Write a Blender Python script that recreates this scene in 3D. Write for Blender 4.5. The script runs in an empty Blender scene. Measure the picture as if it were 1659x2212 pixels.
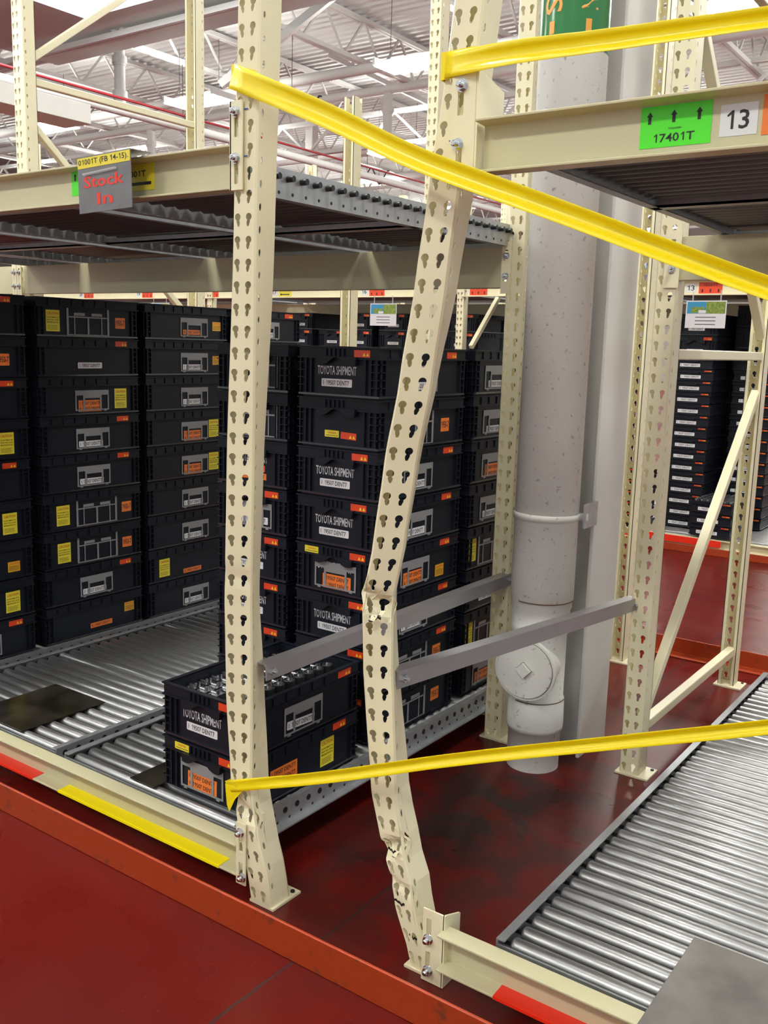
import bpy, math, random
from mathutils import Matrix, Vector
PI = math.pi
random.seed(7)
SC = bpy.context.scene
COL = SC.collection

# ------------------------------------------------------------------ camera, world, exposure
cam_d = bpy.data.cameras.new('camera'); cam = bpy.data.objects.new('camera', cam_d); COL.objects.link(cam)
FPX = 2052.9
cam_d.sensor_fit = 'VERTICAL'; cam_d.sensor_height = 24.0; cam_d.lens = FPX / 2212.0 * 24.0
cam_d.clip_start = 0.05; cam_d.clip_end = 200
RW = Matrix(((0.81213125, -0.12352446, 0.5702494), (0.58280508, 0.12492686, -0.80295175), (0.02794471, 0.98444654, 0.1734477)))
cam.matrix_world = Matrix.Translation((0, 0, 1.4)) @ RW.to_4x4()
SC.camera = cam
SC.view_settings.view_transform = 'Standard'; SC.view_settings.look = 'None'
SC.view_settings.gamma = 1.0; SC.view_settings.use_curve_mapping = False
SC.view_settings.exposure = 0.0
W = bpy.data.worlds.new('world'); SC.world = W; W.use_nodes = True
W.node_tree.nodes['Background'].inputs[0].default_value = (0.86, 0.88, 0.86, 1)
W.node_tree.nodes['Background'].inputs[1].default_value = 0.88
LAMP_STRENGTH = 74.0
SC.cycles.use_denoising = True
SC.cycles.max_bounces = 7
SC.cycles.sample_clamp_indirect = 6.0

# ------------------------------------------------------------------ materials
def mat(name, col, rough=0.5, metal=0.0, noise=0.0, nscale=20.0, ncol=None, bump=0.0, bscale=60.0, spec=None, emit=None, thresh=None, coat=0.0, alpha=None):
    m = bpy.data.materials.new(name); m.use_nodes = True
    nt = m.node_tree; b = nt.nodes['Principled BSDF']
    b.inputs['Base Color'].default_value = (*col, 1); b.inputs['Roughness'].default_value = rough
    b.inputs['Metallic'].default_value = metal
    if spec is not None: b.inputs['Specular IOR Level'].default_value = spec
    if coat: b.inputs['Coat Weight'].default_value = coat; b.inputs['Coat Roughness'].default_value = 0.15
    if emit:
        b.inputs['Emission Color'].default_value = (*emit[0], 1); b.inputs['Emission Strength'].default_value = emit[1]
    if alpha is not None: b.inputs['Alpha'].default_value = alpha
    if noise or bump:
        tc = nt.nodes.new('ShaderNodeTexCoord')
    if noise:
        n = nt.nodes.new('ShaderNodeTexNoise'); n.inputs['Scale'].default_value = nscale; n.inputs['Detail'].default_value = 5
        nt.links.new(tc.outputs['Object'], n.inputs['Vector'])
        r = nt.nodes.new('ShaderNodeMapRange')
        lo, hi = thresh or (0.4, 0.65)
        r.inputs['From Min'].default_value = lo; r.inputs['From Max'].default_value = hi; r.inputs['To Max'].default_value = noise
        nt.links.new(n.outputs['Fac'], r.inputs['Value'])
        mx = nt.nodes.new('ShaderNodeMix'); mx.data_type = 'RGBA'
        mx.inputs[6].default_value = (*col, 1); mx.inputs[7].default_value = (*(ncol or tuple(c * 0.6 for c in col)), 1)
        nt.links.new(r.outputs[0], mx.inputs[0]); nt.links.new(mx.outputs[2], b.inputs['Base Color'])
    if bump:
        n2 = nt.nodes.new('ShaderNodeTexNoise'); n2.inputs['Scale'].default_value = bscale
        nt.links.new(tc.outputs['Object'], n2.inputs['Vector'])
        bp = nt.nodes.new('ShaderNodeBump'); bp.inputs['Strength'].default_value = bump; bp.inputs['Distance'].default_value = 0.002
        nt.links.new(n2.outputs['Fac'], bp.inputs['Height']); nt.links.new(bp.outputs[0], b.inputs['Normal'])
    return m

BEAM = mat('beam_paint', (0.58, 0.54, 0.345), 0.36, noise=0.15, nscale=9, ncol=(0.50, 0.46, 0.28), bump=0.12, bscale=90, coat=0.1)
CREAM = mat('cream_paint', (0.85, 0.79, 0.55), 0.34, noise=0.15, nscale=9, ncol=(0.68, 0.61, 0.39), bump=0.12, bscale=90, coat=0.15)
ORANGE = mat('orange_paint', (0.34, 0.037, 0.005), 0.42, noise=0.8, nscale=26, ncol=(0.12, 0.03, 0.015), thresh=(0.60, 0.72))
CRATE = mat('black_plastic', (0.0055, 0.0075, 0.014), 0.45, noise=0.5, nscale=25, ncol=(0.008, 0.010, 0.018), spec=0.26)
CRATEL = mat('glint_plastic_edge', (0.012, 0.014, 0.022), 0.16, spec=0.9)  # glossier crate plastic, colour lightened to paint in the bottom lip's glint
HOLD = mat('grey_clear_plastic', (0.25, 0.25, 0.26), 0.3)
WLAB = mat('white_label', (0.75, 0.75, 0.78), 0.4)
OLAB = mat('orange_label', (0.85, 0.2, 0.03), 0.45)
RLAB = mat('red_orange_label', (0.75, 0.06, 0.015), 0.35)
YLAB = mat('yellow_label', (0.8, 0.68, 0.04), 0.4)
DYLAB = mat('amber_label', (0.75, 0.38, 0.02), 0.4)
REDINK = mat('red_ink', (0.6, 0.03, 0.01), 0.5)
INK = mat('black_ink', (0.01, 0.01, 0.01), 0.5)
WINK = mat('white_print', (0.6, 0.6, 0.64), 0.5)
TRI = mat('yellow_triangle', (0.95, 0.6, 0.02), 0.4)
GREENLAB = mat('neon_green_label', (0.08, 0.78, 0.02), 0.35)
GALV = mat('galvanised_steel', (0.50, 0.515, 0.54), 0.42, 0.75, noise=0.5, nscale=30, ncol=(0.36, 0.38, 0.41))
RAILM = mat('dull_galvanised_rail', (0.34, 0.35, 0.37), 0.4, 0.7, noise=0.4, nscale=18, ncol=(0.24, 0.24, 0.26))
ROLL = mat('roller_steel', (0.44, 0.445, 0.455), 0.36, 0.92, noise=0.5, nscale=12, ncol=(0.33, 0.32, 0.32))
ROLLD = mat('shaded_roller_steel', (0.16, 0.15, 0.15), 0.5, 0.8)  # darker roller steel: shade under the raised decks is put into its colour
DARKST = mat('dark_steel', (0.03, 0.03, 0.032), 0.4, 0.6)
ZINC = mat('zinc_bolt', (0.66, 0.68, 0.72), 0.22, 1.0)
STRUT = mat('grey_strut_steel', (0.42, 0.41, 0.43), 0.38, 0.7, noise=0.4, nscale=8, ncol=(0.33, 0.31, 0.32))
PLATE = mat('oiled_black_plate', (0.012, 0.010, 0.008), 0.22, 0.2, noise=0.8, nscale=7, ncol=(0.06, 0.05, 0.035))
PLATE2 = mat('bare_steel_plate', (0.20, 0.19, 0.18), 0.30, 0.7, noise=0.85, nscale=9, ncol=(0.13, 0.115, 0.11))
WPIPE = mat('white_pipe_paint', (0.74, 0.73, 0.70), 0.42, noise=0.6, nscale=60, ncol=(0.22, 0.19, 0.16), thresh=(0.62, 0.72), bump=0.25, bscale=60)
WCOL = mat('white_column_paint', (0.70, 0.685, 0.665), 0.5, noise=0.2, nscale=6, ncol=(0.55, 0.53, 0.5))
GRIME = mat('grime_line', (0.24, 0.21, 0.18), 0.8)
GRUST = mat('rust_brown', (0.10, 0.04, 0.02), 0.8)
GREENV = mat('green_vinyl', (0.015, 0.16, 0.04), 0.18, coat=0.4)
ORINK = mat('orange_print', (0.75, 0.33, 0.06), 0.35)
TAPE = mat('yellow_tape', (0.93, 0.74, 0.004), 0.3)
YTAPE = mat('yellow_floor_tape', (0.95, 0.77, 0.003), 0.5, spec=0.2)
RTAPE = mat('red_floor_tape', (0.8, 0.025, 0.008), 0.35)
SIGNG = mat('grey_sign', (0.17, 0.17, 0.18), 0.35, noise=0.4, nscale=30, ncol=(0.12, 0.12, 0.13))
SREDP = mat('red_marker', (0.75, 0.04, 0.02), 0.5)
CLEAR = mat('clear_sleeve', (0.7, 0.7, 0.72), 0.15, alpha=0.35)
CEIL = mat('roof_deck_paint', (0.60, 0.60, 0.595), 0.6)
TRUSS = mat('white_truss_paint', (0.62, 0.62, 0.61), 0.55)
TAUPE = mat('taupe_soffit_paint', (0.60, 0.68, 0.67), 0.7)
REDP = mat('red_sprinkler_paint', (0.30, 0.012, 0.02), 0.4)
LAMPM = mat('fixture_housing', (0.8, 0.8, 0.8), 0.4)
GLOW = mat('lamp_diffuser', (1, 1, 1), 0.5, emit=((0.97, 0.97, 0.90), LAMP_STRENGTH))
SKYM = mat('skylight_diffuser', (1, 1, 1), 0.5, emit=((0.95, 1.0, 0.98), 6.0))
WALLM = mat('wall_paint', (0.5, 0.47, 0.45), 0.7)
CHROME = mat('cast_aluminium', (0.62, 0.63, 0.66), 0.25, 1.0)
BLACKG = mat('black_rubber', (0.012, 0.012, 0.014), 0.35)
BLUEP = mat('blue_photo', (0.03, 0.25, 0.45), 0.4)
GREENP = mat('green_photo', (0.12, 0.2, 0.03), 0.4, noise=0.9, nscale=60, ncol=(0.3, 0.35, 0.05))
BLUEBIN = mat('blue_bin_plastic', (0.02, 0.12, 0.5), 0.4)
PAPER = mat('paper_card', (0.68, 0.66, 0.7), 0.5)
BLUEINK = mat('blue_ink', (0.02, 0.08, 0.4), 0.4)

def floor_material():
    m = bpy.data.materials.new('red_floor_paint'); m.use_nodes = True; nt = m.node_tree; b = nt.nodes['Principled BSDF']
    L = nt.links.new; N = nt.nodes.new
    tc = N('ShaderNodeTexCoord')
    def noise(scale, detail=6, dist=0.0, vec=None):
        n = N('ShaderNodeTexNoise'); n.inputs['Scale'].default_value = scale; n.inputs['Detail'].default_value = detail
        n.inputs['Distortion'].default_value = dist; L(vec or tc.outputs['Object'], n.inputs['Vector']); return n.outputs['Fac']
    def rng(v, a, c, lo=0.0, hi=1.0):
        r = N('ShaderNodeMapRange'); r.inputs[1].default_value = a; r.inputs[2].default_value = c
        r.inputs[3].default_value = lo; r.inputs[4].default_value = hi; L(v, r.inputs[0]); return r.outputs[0]
    def mix(fac, a, c):
        x = N('ShaderNodeMix'); x.data_type = 'RGBA'
        if isinstance(a, tuple): x.inputs[6].default_value = (*a, 1)
        else: L(a, x.inputs[6])
        x.inputs[7].default_value = (*c, 1); L(fac, x.inputs[0]); return x.outputs[2]
    def math_(op, a, c=None):
        x = N('ShaderNodeMath'); x.operation = op
        for i, v in enumerate((a, c)):
            if v is None: continue
            if isinstance(v, (int, float)): x.inputs[i].default_value = v
            else: L(v, x.inputs[i])
        return x.outputs[0]
    c = mix(rng(noise(1.3, 3), 0.35, 0.7, 0, 0.5), (0.100, 0.0050, 0.0032), (0.113, 0.0065, 0.0042))
    sx = N('ShaderNodeSeparateXYZ'); L(tc.outputs['Object'], sx.inputs[0]); X, Y = sx.outputs[0], sx.outputs[1]
    # dirt: soot grime gathered between the two frames and around the drain pipe
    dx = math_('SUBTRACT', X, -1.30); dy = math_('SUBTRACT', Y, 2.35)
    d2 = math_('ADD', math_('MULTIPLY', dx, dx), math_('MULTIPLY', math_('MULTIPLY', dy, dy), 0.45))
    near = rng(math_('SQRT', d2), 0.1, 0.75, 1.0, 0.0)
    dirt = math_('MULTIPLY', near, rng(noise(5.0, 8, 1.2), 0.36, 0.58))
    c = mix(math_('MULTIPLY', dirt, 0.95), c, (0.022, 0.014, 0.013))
    # scattered dark scuffs elsewhere
    c = mix(rng(noise(1.6, 2, 0.0), 0.50, 0.80, 0, 0.5), c, (0.05, 0.006, 0.005))
    c = mix(rng(noise(160, 1), 0.76, 0.80, 0, 0.4), c, (0.35, 0.25, 0.2))
    # saw-cut joints along the lane direction and cross joints
    for v, at in ((X, -1.287), (Y, 5.3), (X, -4.3)):
        wob = math_('ADD', v, math_('MULTIPLY', math_('SUBTRACT', noise(9.0), 0.5), 0.02))
        line = rng(math_('ABSOLUTE', math_('SUBTRACT', wob, at)), 0.002, 0.005, 0.85, 0.0)
        c = mix(line, c, (0.03, 0.02, 0.02))
    L(c, b.inputs['Base Color'])
    L(rng(noise(4.0, 2), 0.35, 0.7, 0.26, 0.36), b.inputs['Roughness'])
    b.inputs['Specular IOR Level'].default_value = 0.22
    return m
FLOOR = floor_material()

# ------------------------------------------------------------------ mesh helpers
_txt = {}; _gl = {}
def _raw(body):
    c = bpy.data.curves.new('t', 'FONT'); c.body = body; c.size = 1; c.resolution_u = 2; c.offset = 0.012
    o = bpy.data.objects.new('t', c); COL.objects.link(o)
    dg = bpy.context.evaluated_depsgraph_get(); me = bpy.data.meshes.new_from_object(o.evaluated_get(dg))
    vs = [(v.co.x, v.co.y) for v in me.vertices]; fs = [tuple(p.vertices) for p in me.polygons]
    bpy.data.objects.remove(o); bpy.data.curves.remove(c); bpy.data.meshes.remove(me); return vs, fs
def _span(body): v = _raw(body)[0]; return max(p[0] for p in v) - min(p[0] for p in v)
def glyph(ch):
    if ch in _gl: return _gl[ch]
    if 'HH' not in _gl: _gl['HH'] = _span('HH')
    adv = _span('H' + ch + 'H') - _gl['HH']
    if ch == ' ': g = ([], [], adv)
    elif ch == '1':   # a figure one with a flag
        adv0 = _span('H0H') - _gl['HH']; zh = max(p[1] for p in _raw('0')[0]); x = adv0 * 0.52
        g = ([(x, 0), (x + 0.10, 0), (x + 0.10, zh), (x + 0.02, zh), (x - 0.16, zh - 0.17), (x - 0.13, zh - 0.24), (x, zh - 0.15)], [(0, 1, 2, 6), (6, 2, 3), (6, 3, 4, 5)], adv0)
    else: v, f = _raw(ch); g = (v, f, adv)
    _gl[ch] = g; return g
def text_geo(t):
    if t in _txt: return _txt[t]
    vs = []; fs = []; cx = 0.0
    for ch in t:
        v, f, adv = glyph(ch); k = len(vs); vs += [(x + cx, y) for x, y in v]; fs += [tuple(i + k for i in q) for q in f]; cx += adv
    x0 = min(v[0] for v in vs); x1 = max(v[0] for v in vs); y0 = min(v[1] for v in vs); y1 = max(v[1] for v in vs)
    vs = [((x - x0) / (x1 - x0), (y - y0) / (y1 - y0)) for x, y in vs]
    _txt[t] = (vs, fs); return _txt[t]

class MB:
    def __init__(s, *mats): s.v = []; s.f = []; s.m = []; s.s = []; s.mats = list(mats)
    def mi(s, m):
        if m not in s.mats: s.mats.append(m)
        return s.mats.index(m)
    def add(s, vs, fs, m=0, smooth=False, M=None):
        if not isinstance(m, int): m = s.mi(m)
        k = len(s.v)
        s.v += [tuple(M @ Vector(p)) for p in vs] if M is not None else [tuple(p) for p in vs]
        for f in fs: s.f.append(tuple(i + k for i in f)); s.m.append(m); s.s.append(smooth)
        return s
    def box(s, x0, x1, y0, y1, z0, z1, m=0, M=None):
        vs = [(x, y, z) for z in (z0, z1) for y in (y0, y1) for x in (x0, x1)]
        return s.add(vs, [(0, 2, 3, 1), (4, 5, 7, 6), (0, 1, 5, 4), (2, 6, 7, 3), (0, 4, 6, 2), (1, 3, 7, 5)], m, False, M)
    def prism(s, pts, a, b, axis='x', m=0, M=None, smooth=False):
        # pts: polygon in the plane normal to axis: x->(y,z)  y->(x,z)  z->(x,y)
        n = len(pts); vs = []
        for t in (a, b):
            for p, q in pts: vs.append({'x': (t, p, q), 'y': (p, t, q), 'z': (p, q, t)}[axis])
        fs = [tuple(range(n))[::-1], tuple(range(n, 2 * n))]
        s.add(vs, fs, m, False, M)
        return s.add(vs, [(i, (i + 1) % n, n + (i + 1) % n, n + i) for i in range(n)], m, smooth, M)
    def cyl(s, p0, p1, r, n=16, m=0, smooth=True, caps=True, r1=None):
        p0 = Vector(p0); p1 = Vector(p1); d = (p1 - p0).normalized(); u = d.orthogonal().normalized(); w = d.cross(u)
        r1 = r if r1 is None else r1; vs = []
        for p, rr in ((p0, r), (p1, r1)):
            for i in range(n):
                a = 2 * PI * (i + 0.5) / n; vs.append(tuple(p + (u * math.cos(a) + w * math.sin(a)) * rr))
        s.add(vs, [(i, (i + 1) % n, n + (i + 1) % n, n + i) for i in range(n)], m, smooth)
        if caps: s.add(vs, [tuple(range(n))[::-1], tuple(range(n, 2 * n))], m, False)
        return s
    def tube(s, pts, r, n=8, m=0):
        for a, b in zip(pts[:-1], pts[1:]): s.cyl(a, b, r, n, m)
        return s
    def lathe(s, prof, c, n=32, m=0, a0=0.0, a1=2 * PI, smooth=True):
        full = abs(a1 - a0 - 2 * PI) < 1e-6; k = n if full else n + 1; vs = []
        for r, z in prof:
            for i in range(k):
                a = a0 + (a1 - a0) * i / n; vs.append((c[0] + r * math.cos(a), c[1] + r * math.sin(a), c[2] + z))
        fs = []
        for j in range(len(prof) - 1):
            for i in range(n if full else n):
                i2 = (i + 1) % k; fs.append((j * k + i, j * k + i2, (j + 1) * k + i2, (j + 1) * k + i))
        return s.add(vs, fs, m, smooth)
    def text(s, t, x, y, w, h, m, z=0.0006, fn=None, M=None):
        vs, fs = text_geo(t); P = [(x + a * w, y + b * h, z) for a, b in vs]
        if fn: P = [fn(p) for p in P]
        return s.add(P, fs, m, False, M)
    def mesh(s, name):
        me = bpy.data.meshes.new(name); me.from_pydata(s.v, [], s.f)
        for m in s.mats: me.materials.append(m)
        me.polygons.foreach_set('material_index', s.m); me.polygons.foreach_set('use_smooth', s.s); me.update(); return me

def link(name, me, parent=None, loc=(0, 0, 0), rot=(0, 0, 0)):
    o = bpy.data.objects.new(name, me); COL.objects.link(o); o.location = loc; o.rotation_euler = rot
    if parent: o.parent = parent
    return o
def tag(o, label, cat, group=None, kind=None):
    o['label'] = label; o['category'] = cat
    if group: o['group'] = group
    if kind: o['kind'] = kind
    return o
def thing(name, label, cat, loc=(0, 0, 0), group=None, rz=0.0):
    o = bpy.data.objects.new(name, None); COL.objects.link(o); o.location = loc; o.rotation_euler = (0, 0, rz)
    o.empty_display_size = 0.05
    return tag(o, label, cat, group)
def part(name, mb, parent, world=True, loc=None, rot=(0, 0, 0), label=None, bevel=0.0, solid=0.0, fix=True):
    """mb is in world coordinates when world is True (its thing is unrotated)"""
    if world:
        l = Vector(parent.location) if parent.parent is None else Vector(parent.parent.location) + Vector(parent.location)
        mb.v = [(x - l.x, y - l.y, z - l.z) for x, y, z in mb.v]
    o = link(name, mb.mesh(name), parent, loc or (0, 0, 0), rot)
    if label: o['label'] = label
    mods(o, bevel, solid); return o
def mods(o, bevel=0.0, solid=0.0):
    if solid:
        q = o.modifiers.new('solid', 'SOLIDIFY'); q.thickness = solid; q.offset = -1
    if bevel:
        q = o.modifiers.new('bevel', 'BEVEL'); q.width = bevel; q.segments = 2; q.limit_method = 'ANGLE'; q.angle_limit = 0.9
        q.harden_normals = False
def sub(name, mb, pt, t, label=None):
    """a sub-part given in world coordinates (its part sits at the thing's origin)"""
    l = Vector(t.location); mb.v = [(x - l.x, y - l.y, z - l.z) for x, y, z in mb.v]
    o = link(name, mb.mesh(name), pt)
    if label: o['label'] = label
    return o
def single(name, mb, label, cat, group=None, base=None, bevel=0.0, kind=None):
    """one-mesh thing from world coordinates; origin at its base"""
    xs = [v[0] for v in mb.v]; ys = [v[1] for v in mb.v]; zs = [v[2] for v in mb.v]
    b = base or ((min(xs) + max(xs)) / 2, (min(ys) + max(ys)) / 2, min(zs))
    mb.v = [(x - b[0], y - b[1], z - b[2]) for x, y, z in mb.v]
    o = link(name, mb.mesh(name), None, b); mods(o, bevel)
    if label: tag(o, label, cat, group)
    if kind: o['kind'] = kind
    return o
def struct(name, mb): return single(name, mb, None, None, kind='structure', base=(0, 0, 0))
def copy_part(o, parent, loc=None):
    c = o.copy(); COL.objects.link(c); c.parent = parent
    if loc is not None: c.location = loc
    return c
def dup(root, loc, label=None, group=None, rz=None):
    r = root.copy(); COL.objects.link(r); r.location = loc
    if rz is not None: r.rotation_euler = (0, 0, rz)
    if label: r['label'] = label
    if group: r['group'] = group
    for ch in list(root.children):
        c = copy_part(ch, r)
        for g in list(ch.children): copy_part(g, c)
    return r
ORD = ['topmost', 'second from the top', 'third from the top', 'fourth from the top', 'fifth from the top', 'sixth from the top',
       'seventh from the top', 'eighth from the top', 'ninth from the top', 'tenth from the top', 'eleventh from the top', 'twelfth from the top',
       'thirteenth from the top', 'fourteenth from the top', 'fifteenth from the top', 'sixteenth from the top', 'seventeenth from the top']
NTH = ['first', 'second', 'third', 'fourth', 'fifth', 'sixth', 'seventh', 'eighth', 'ninth', 'tenth', 'eleventh', 'twelfth', 'thirteenth']

# ------------------------------------------------------------------ setting
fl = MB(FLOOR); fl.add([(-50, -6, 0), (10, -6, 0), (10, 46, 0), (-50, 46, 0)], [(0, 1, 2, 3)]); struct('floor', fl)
wb = MB(WALLM); wb.box(-50, 10, 46, 46.2, 0, 8.2); struct('wall_back', wb)
wl = MB(WALLM); wl.box(-50.2, -50, -6, 46, 0, 8.2); struct('wall_left', wl)
cl = MB(CEIL)   # corrugated roof deck, ribs running along X
prof = []; y = -6.0
while y < 46:
    prof += [(y, 7.75), (y + 0.10, 7.75), (y + 0.13, 7.83), (y + 0.21, 7.83)]; y += 0.24
n = len(prof)
cl.add([(-50, a, b) for a, b in prof] + [(10, a, b) for a, b in prof], [(i, i + 1, n + i + 1, n + i) for i in range(n - 1)])
struct('ceiling', cl)

# ------------------------------------------------------------------ roof steel
def bar(mb, p, q, w, h, m=0):
    p = Vector(p); q = Vector(q); d = (q - p); L = d.length; d.normalize()
    up = Vector((0, 0, 1)) if abs(d.z) < 0.95 else Vector((1, 0, 0))
    s = d.cross(up).normalized(); u = s.cross(d)
    M = Matrix(((d.x, s.x, u.x, p.x), (d.y, s.y, u.y, p.y), (d.z, s.z, u.z, p.z), (0, 0, 0, 1)))
    mb.box(0, L, -w / 2, w / 2, -h / 2, h / 2, m, M)
def joist(along, at, a, b, zt, zb, step, label, cw=0.15, rod=0.024, name='roof_joist', group='open web roof joists'):
    def pt(t, z): return (at, t, z) if along == 'y' else (t, at, z)
    t = thing(name, label, 'roof joist', pt((a + b) / 2, zb), group)
    for nm, z in (('top_chord', zt), ('bottom_chord', zb)):
        mb = MB(TRUSS)
        for o in (-1, 1):
            p = list(pt(a, z)); q = list(pt(b, z)); k = 0 if along == 'y' else 1
            p[k] += o * cw * 0.3; q[k] += o * cw * 0.3; bar(mb, p, q, cw * 0.45, cw * 0.55)
        part(nm, mb, t)
    mb = MB(TRUSS); x = a; up = True
    while x < b - step:
        bar(mb, pt(x, zb if up else zt), pt(x + step, zt if up else zb), rod * 1.6, rod * 1.6); x += step; up = not up
    part('web_rods', mb, t)
    return t
JX = [-2.6, -5.8, -9.0, -12.2, -15.4, -18.6, -21.8, -25.0, -28.2, -31.4]
for i, x in enumerate(JX):
    joist('y', x, 3.0, 45.5, 7.66, 6.9, 0.62, 'white open web roof joist running away, %s from the right' % NTH[i])
for i, (y, z0) in enumerate(((10.8, 6.2), (19.8, 6.2), (28.8, 6.2), (37.8, 6.2))):
    joist('x', y, -42, 4, 6.95, z0, 0.9, 'heavy white cross girder under the joists, %s from the camera' % NTH[i], 0.16, 0.035, 'roof_girder', 'cross girders')
def pipe_thing(name, pts, r, m, label, cat='pipe', n=16, group=None, couplings=()):
    t = thing(name, label, cat, pts[0], group)
    mb = MB(m); mb.tube(pts, r, n); part('run', mb, t)
    for c, d in couplings:
        k = MB(m); c = Vector(c); d = Vector(d); k.cyl(c - d * 0.06, c + d * 0.06, r * 1.35, n); k.cyl(c - d * 0.1, c - d * 0.06, r * 1.15, n); part('coupling', k, t)
    return t
for i, (y, z, r) in enumerate(((12.2, 6.75, 0.13), (15.2, 6.5, 0.10), (17.6, 6.8, 0.10), (21.8, 6.6, 0.14), (25.5, 6.6, 0.12), (31.0, 6.5, 0.14))):
    pipe_thing('cross_pipe', [(-42, y, z), (4, y, z)], r, TRUSS, 'thick white pipe crossing under the roof, %s from the camera' % NTH[i], group='white cross pipes')
pipe_thing('sprinkler_pipe', [(-12.35, 5.0, 5.0), (-12.35, 26, 5.0)], 0.02, REDP, 'thin red sprinkler pipe running away under the roof')
pipe_thing('branch_pipe', [(-12.1, 4.0, 4.75), (-12.1, 26, 4.75)], 0.07, TRUSS, 'fat white pipe running away just under the red pipe')
for i, (x, y) in enumerate(((-14.9, 12.2), (-20.3, 17.6), (-12.7, 17.6), (-16.2, 25.5))):
    z = 6.75
    pipe_thing('drop_pipe', [(x, y, z - 0.03), (x, y, z - 1.1)], 0.10, TRUSS, 'white vertical drop pipe with coupling, %s of the drops under the roof' % NTH[i],
               group='drop pipes', couplings=[((x, y, z - 0.35), (0, 0, 1)), ((x, y, z - 0.95), (0, 0, 1))])
def brace(p, q, label, w=0.07):
    mb = MB(TRUSS); bar(mb, p, q, w, w); single('roof_brace', mb, label, 'brace', 'diagonal roof braces')
brace((-11.6, 11.5, 5.4), (-9.0, 13.0, 7.6), 'white diagonal roof brace rising right above the middle of the picture', 0.12)
brace((-11.6, 19.8, 6.3), (-14.3, 17.5, 7.7), 'white diagonal roof brace leaning toward the tall pipe drop', 0.10)
brace((-8.9, 13.0, 6.9), (-6.2, 17.0, 6.95), 'flat white roof brace between two joists near the centre lamp', 0.08)
brace((-6.2, 12.5, 6.95), (-3.5, 16.5, 6.95), 'flat white roof brace at the upper right between two joists', 0.08)
brace((-17.0, 20.8, 6.95), (-11.6, 27.8, 6.95), 'long flat roof brace in the distance', 0.10)
# building wiring loops hanging under the roof
for i, (x, y) in enumerate(((-15.4, 14.2), (-12.2, 13.9), (-15.4, 20.5))):
    mb = MB(BLACKG); pts = []
    for k in range(15):
        a = k / 14 * 2.6 * PI; pts.append((x + 0.05 * k, y, 5.7 + 0.18 * math.sin(a) - 0.01 * k))
    mb.tube(pts, 0.018, 6)
    mb.cyl((x, y, 5.7), (x, y, 6.95), 0.006, 6)
    single('hanging_cable', mb, ('looped black cable hanging under the roof at the left', 'looped black cable hanging near the left roof lamp', 'black cable hanging far away behind the tape')[i], 'cable', 'hanging black cables')

# lamps of the hall: each gives off its own light
def lamp(x, y, label, first=[None], z=5.9, lx=1.35, ly=0.62):
    if first[0] is None:
        t = thing('ceiling_lamp', label, 'ceiling lamp', (x, y, z), 'fluorescent ceiling lamps')
        h = MB(LAMPM)
        h.prism([(-ly / 2 + 0.20, 0.045), (-ly / 2 + 0.24, 0.13), (ly / 2 - 0.24, 0.13), (ly / 2 - 0.20, 0.045)], -lx / 2 + 0.22, lx / 2 - 0.22, 'x')
        for q in (-1, 1): h.box(min(q * lx / 2, q * (lx / 2 - 0.05)), max(q * lx / 2, q * (lx / 2 - 0.05)), -ly / 2, ly / 2, 0.0, 0.11)
        part('housing', h, t, False)
        g = MB(GLOW); g.box(-lx / 2 + 0.02, lx / 2 - 0.02, -ly / 2 + 0.02, ly / 2 - 0.02, -0.02, 0.044); part('diffuser', g, t, False)
        for sx in (-1, 1):
            w = MB(DARKST); w.cyl((sx * lx * 0.4, 0, 0.13), (sx * lx * 0.4, 0, 1.05), 0.005, 6); part('hanger_wire', w, t, False)
        first[0] = t; return t
    return dup(first[0], (x, y, z), label)
rows = [13.6, 19.4, 25.2, 31.0, 37.0, 7.8, 1.6, -3.5]
xs = [0.6, -4.1, -9.25, -14.3, -19.0, -24.0, -29.0]
nthx = ['rightmost', 'second from the right', 'third from the right', 'fourth from the right', 'fifth from the right', 'sixth from the right', 'seventh from the right']
rname = {13.6: 'nearest visible row', 19.4: 'second visible row', 25.2: 'third visible row', 31.0: 'fourth visible row', 37.0: 'farthest row', 7.8: 'row above the next rack', 1.6: 'row above the damaged rack', -3.5: 'row above the red aisle'}
for y in rows:
    for i, x in enumerate(xs):
        if y < 10 and (x < -15): continue
        if y == 7.8 and x < -10: continue
        lamp(x + (0.6 if y == 19.4 else 0), y, 'bright fluorescent ceiling lamp, %s in the %s' % (nthx[i], rname[y]))

# skylight well at the upper left
sk = thing('skylight', 'taupe framed skylight well glowing white at the top left', 'skylight', (-12, 9, 6.0))
mb = MB(TAUPE)
ox0, ox1, oy0, oy1 = -15.9, -6.4, 5.3, 11.6; ix0, ix1, iy0, iy1 = -13.26, -8.1, 6.8, 10.20
for (a, b, c, d) in ((ox0, ox1, iy1, oy1), (ox0, ox1, oy0, iy0), (ox0, ix0, iy0, iy1), (ix1, ox1, iy0, iy1)): mb.box(a, b, c, d, 6.3, 6.36)
for (a, b, c, d) in ((ix0 - 0.04, ix0, iy0, iy1), (ix1, ix1 + 0.04, iy0, iy1), (ix0, ix1, iy0 - 0.04, iy0), (ix0, ix1, iy1, iy1 + 0.04)): mb.box(a, b, c, d, 6.36, 6.8)
part('frame', mb, sk)
mb = MB(SKYM); mb.box(ix0, ix1, iy0, iy1, 6.37, 6.40); part('glazing', mb, sk)
mb = MB(TRUSS)
for x in (ox0, ox1):
    for y in (oy0, oy1): mb.cyl((x, y, 6.36), (x, y, 7.7), 0.02, 6)
part('hanger_rods', mb, sk)

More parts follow.
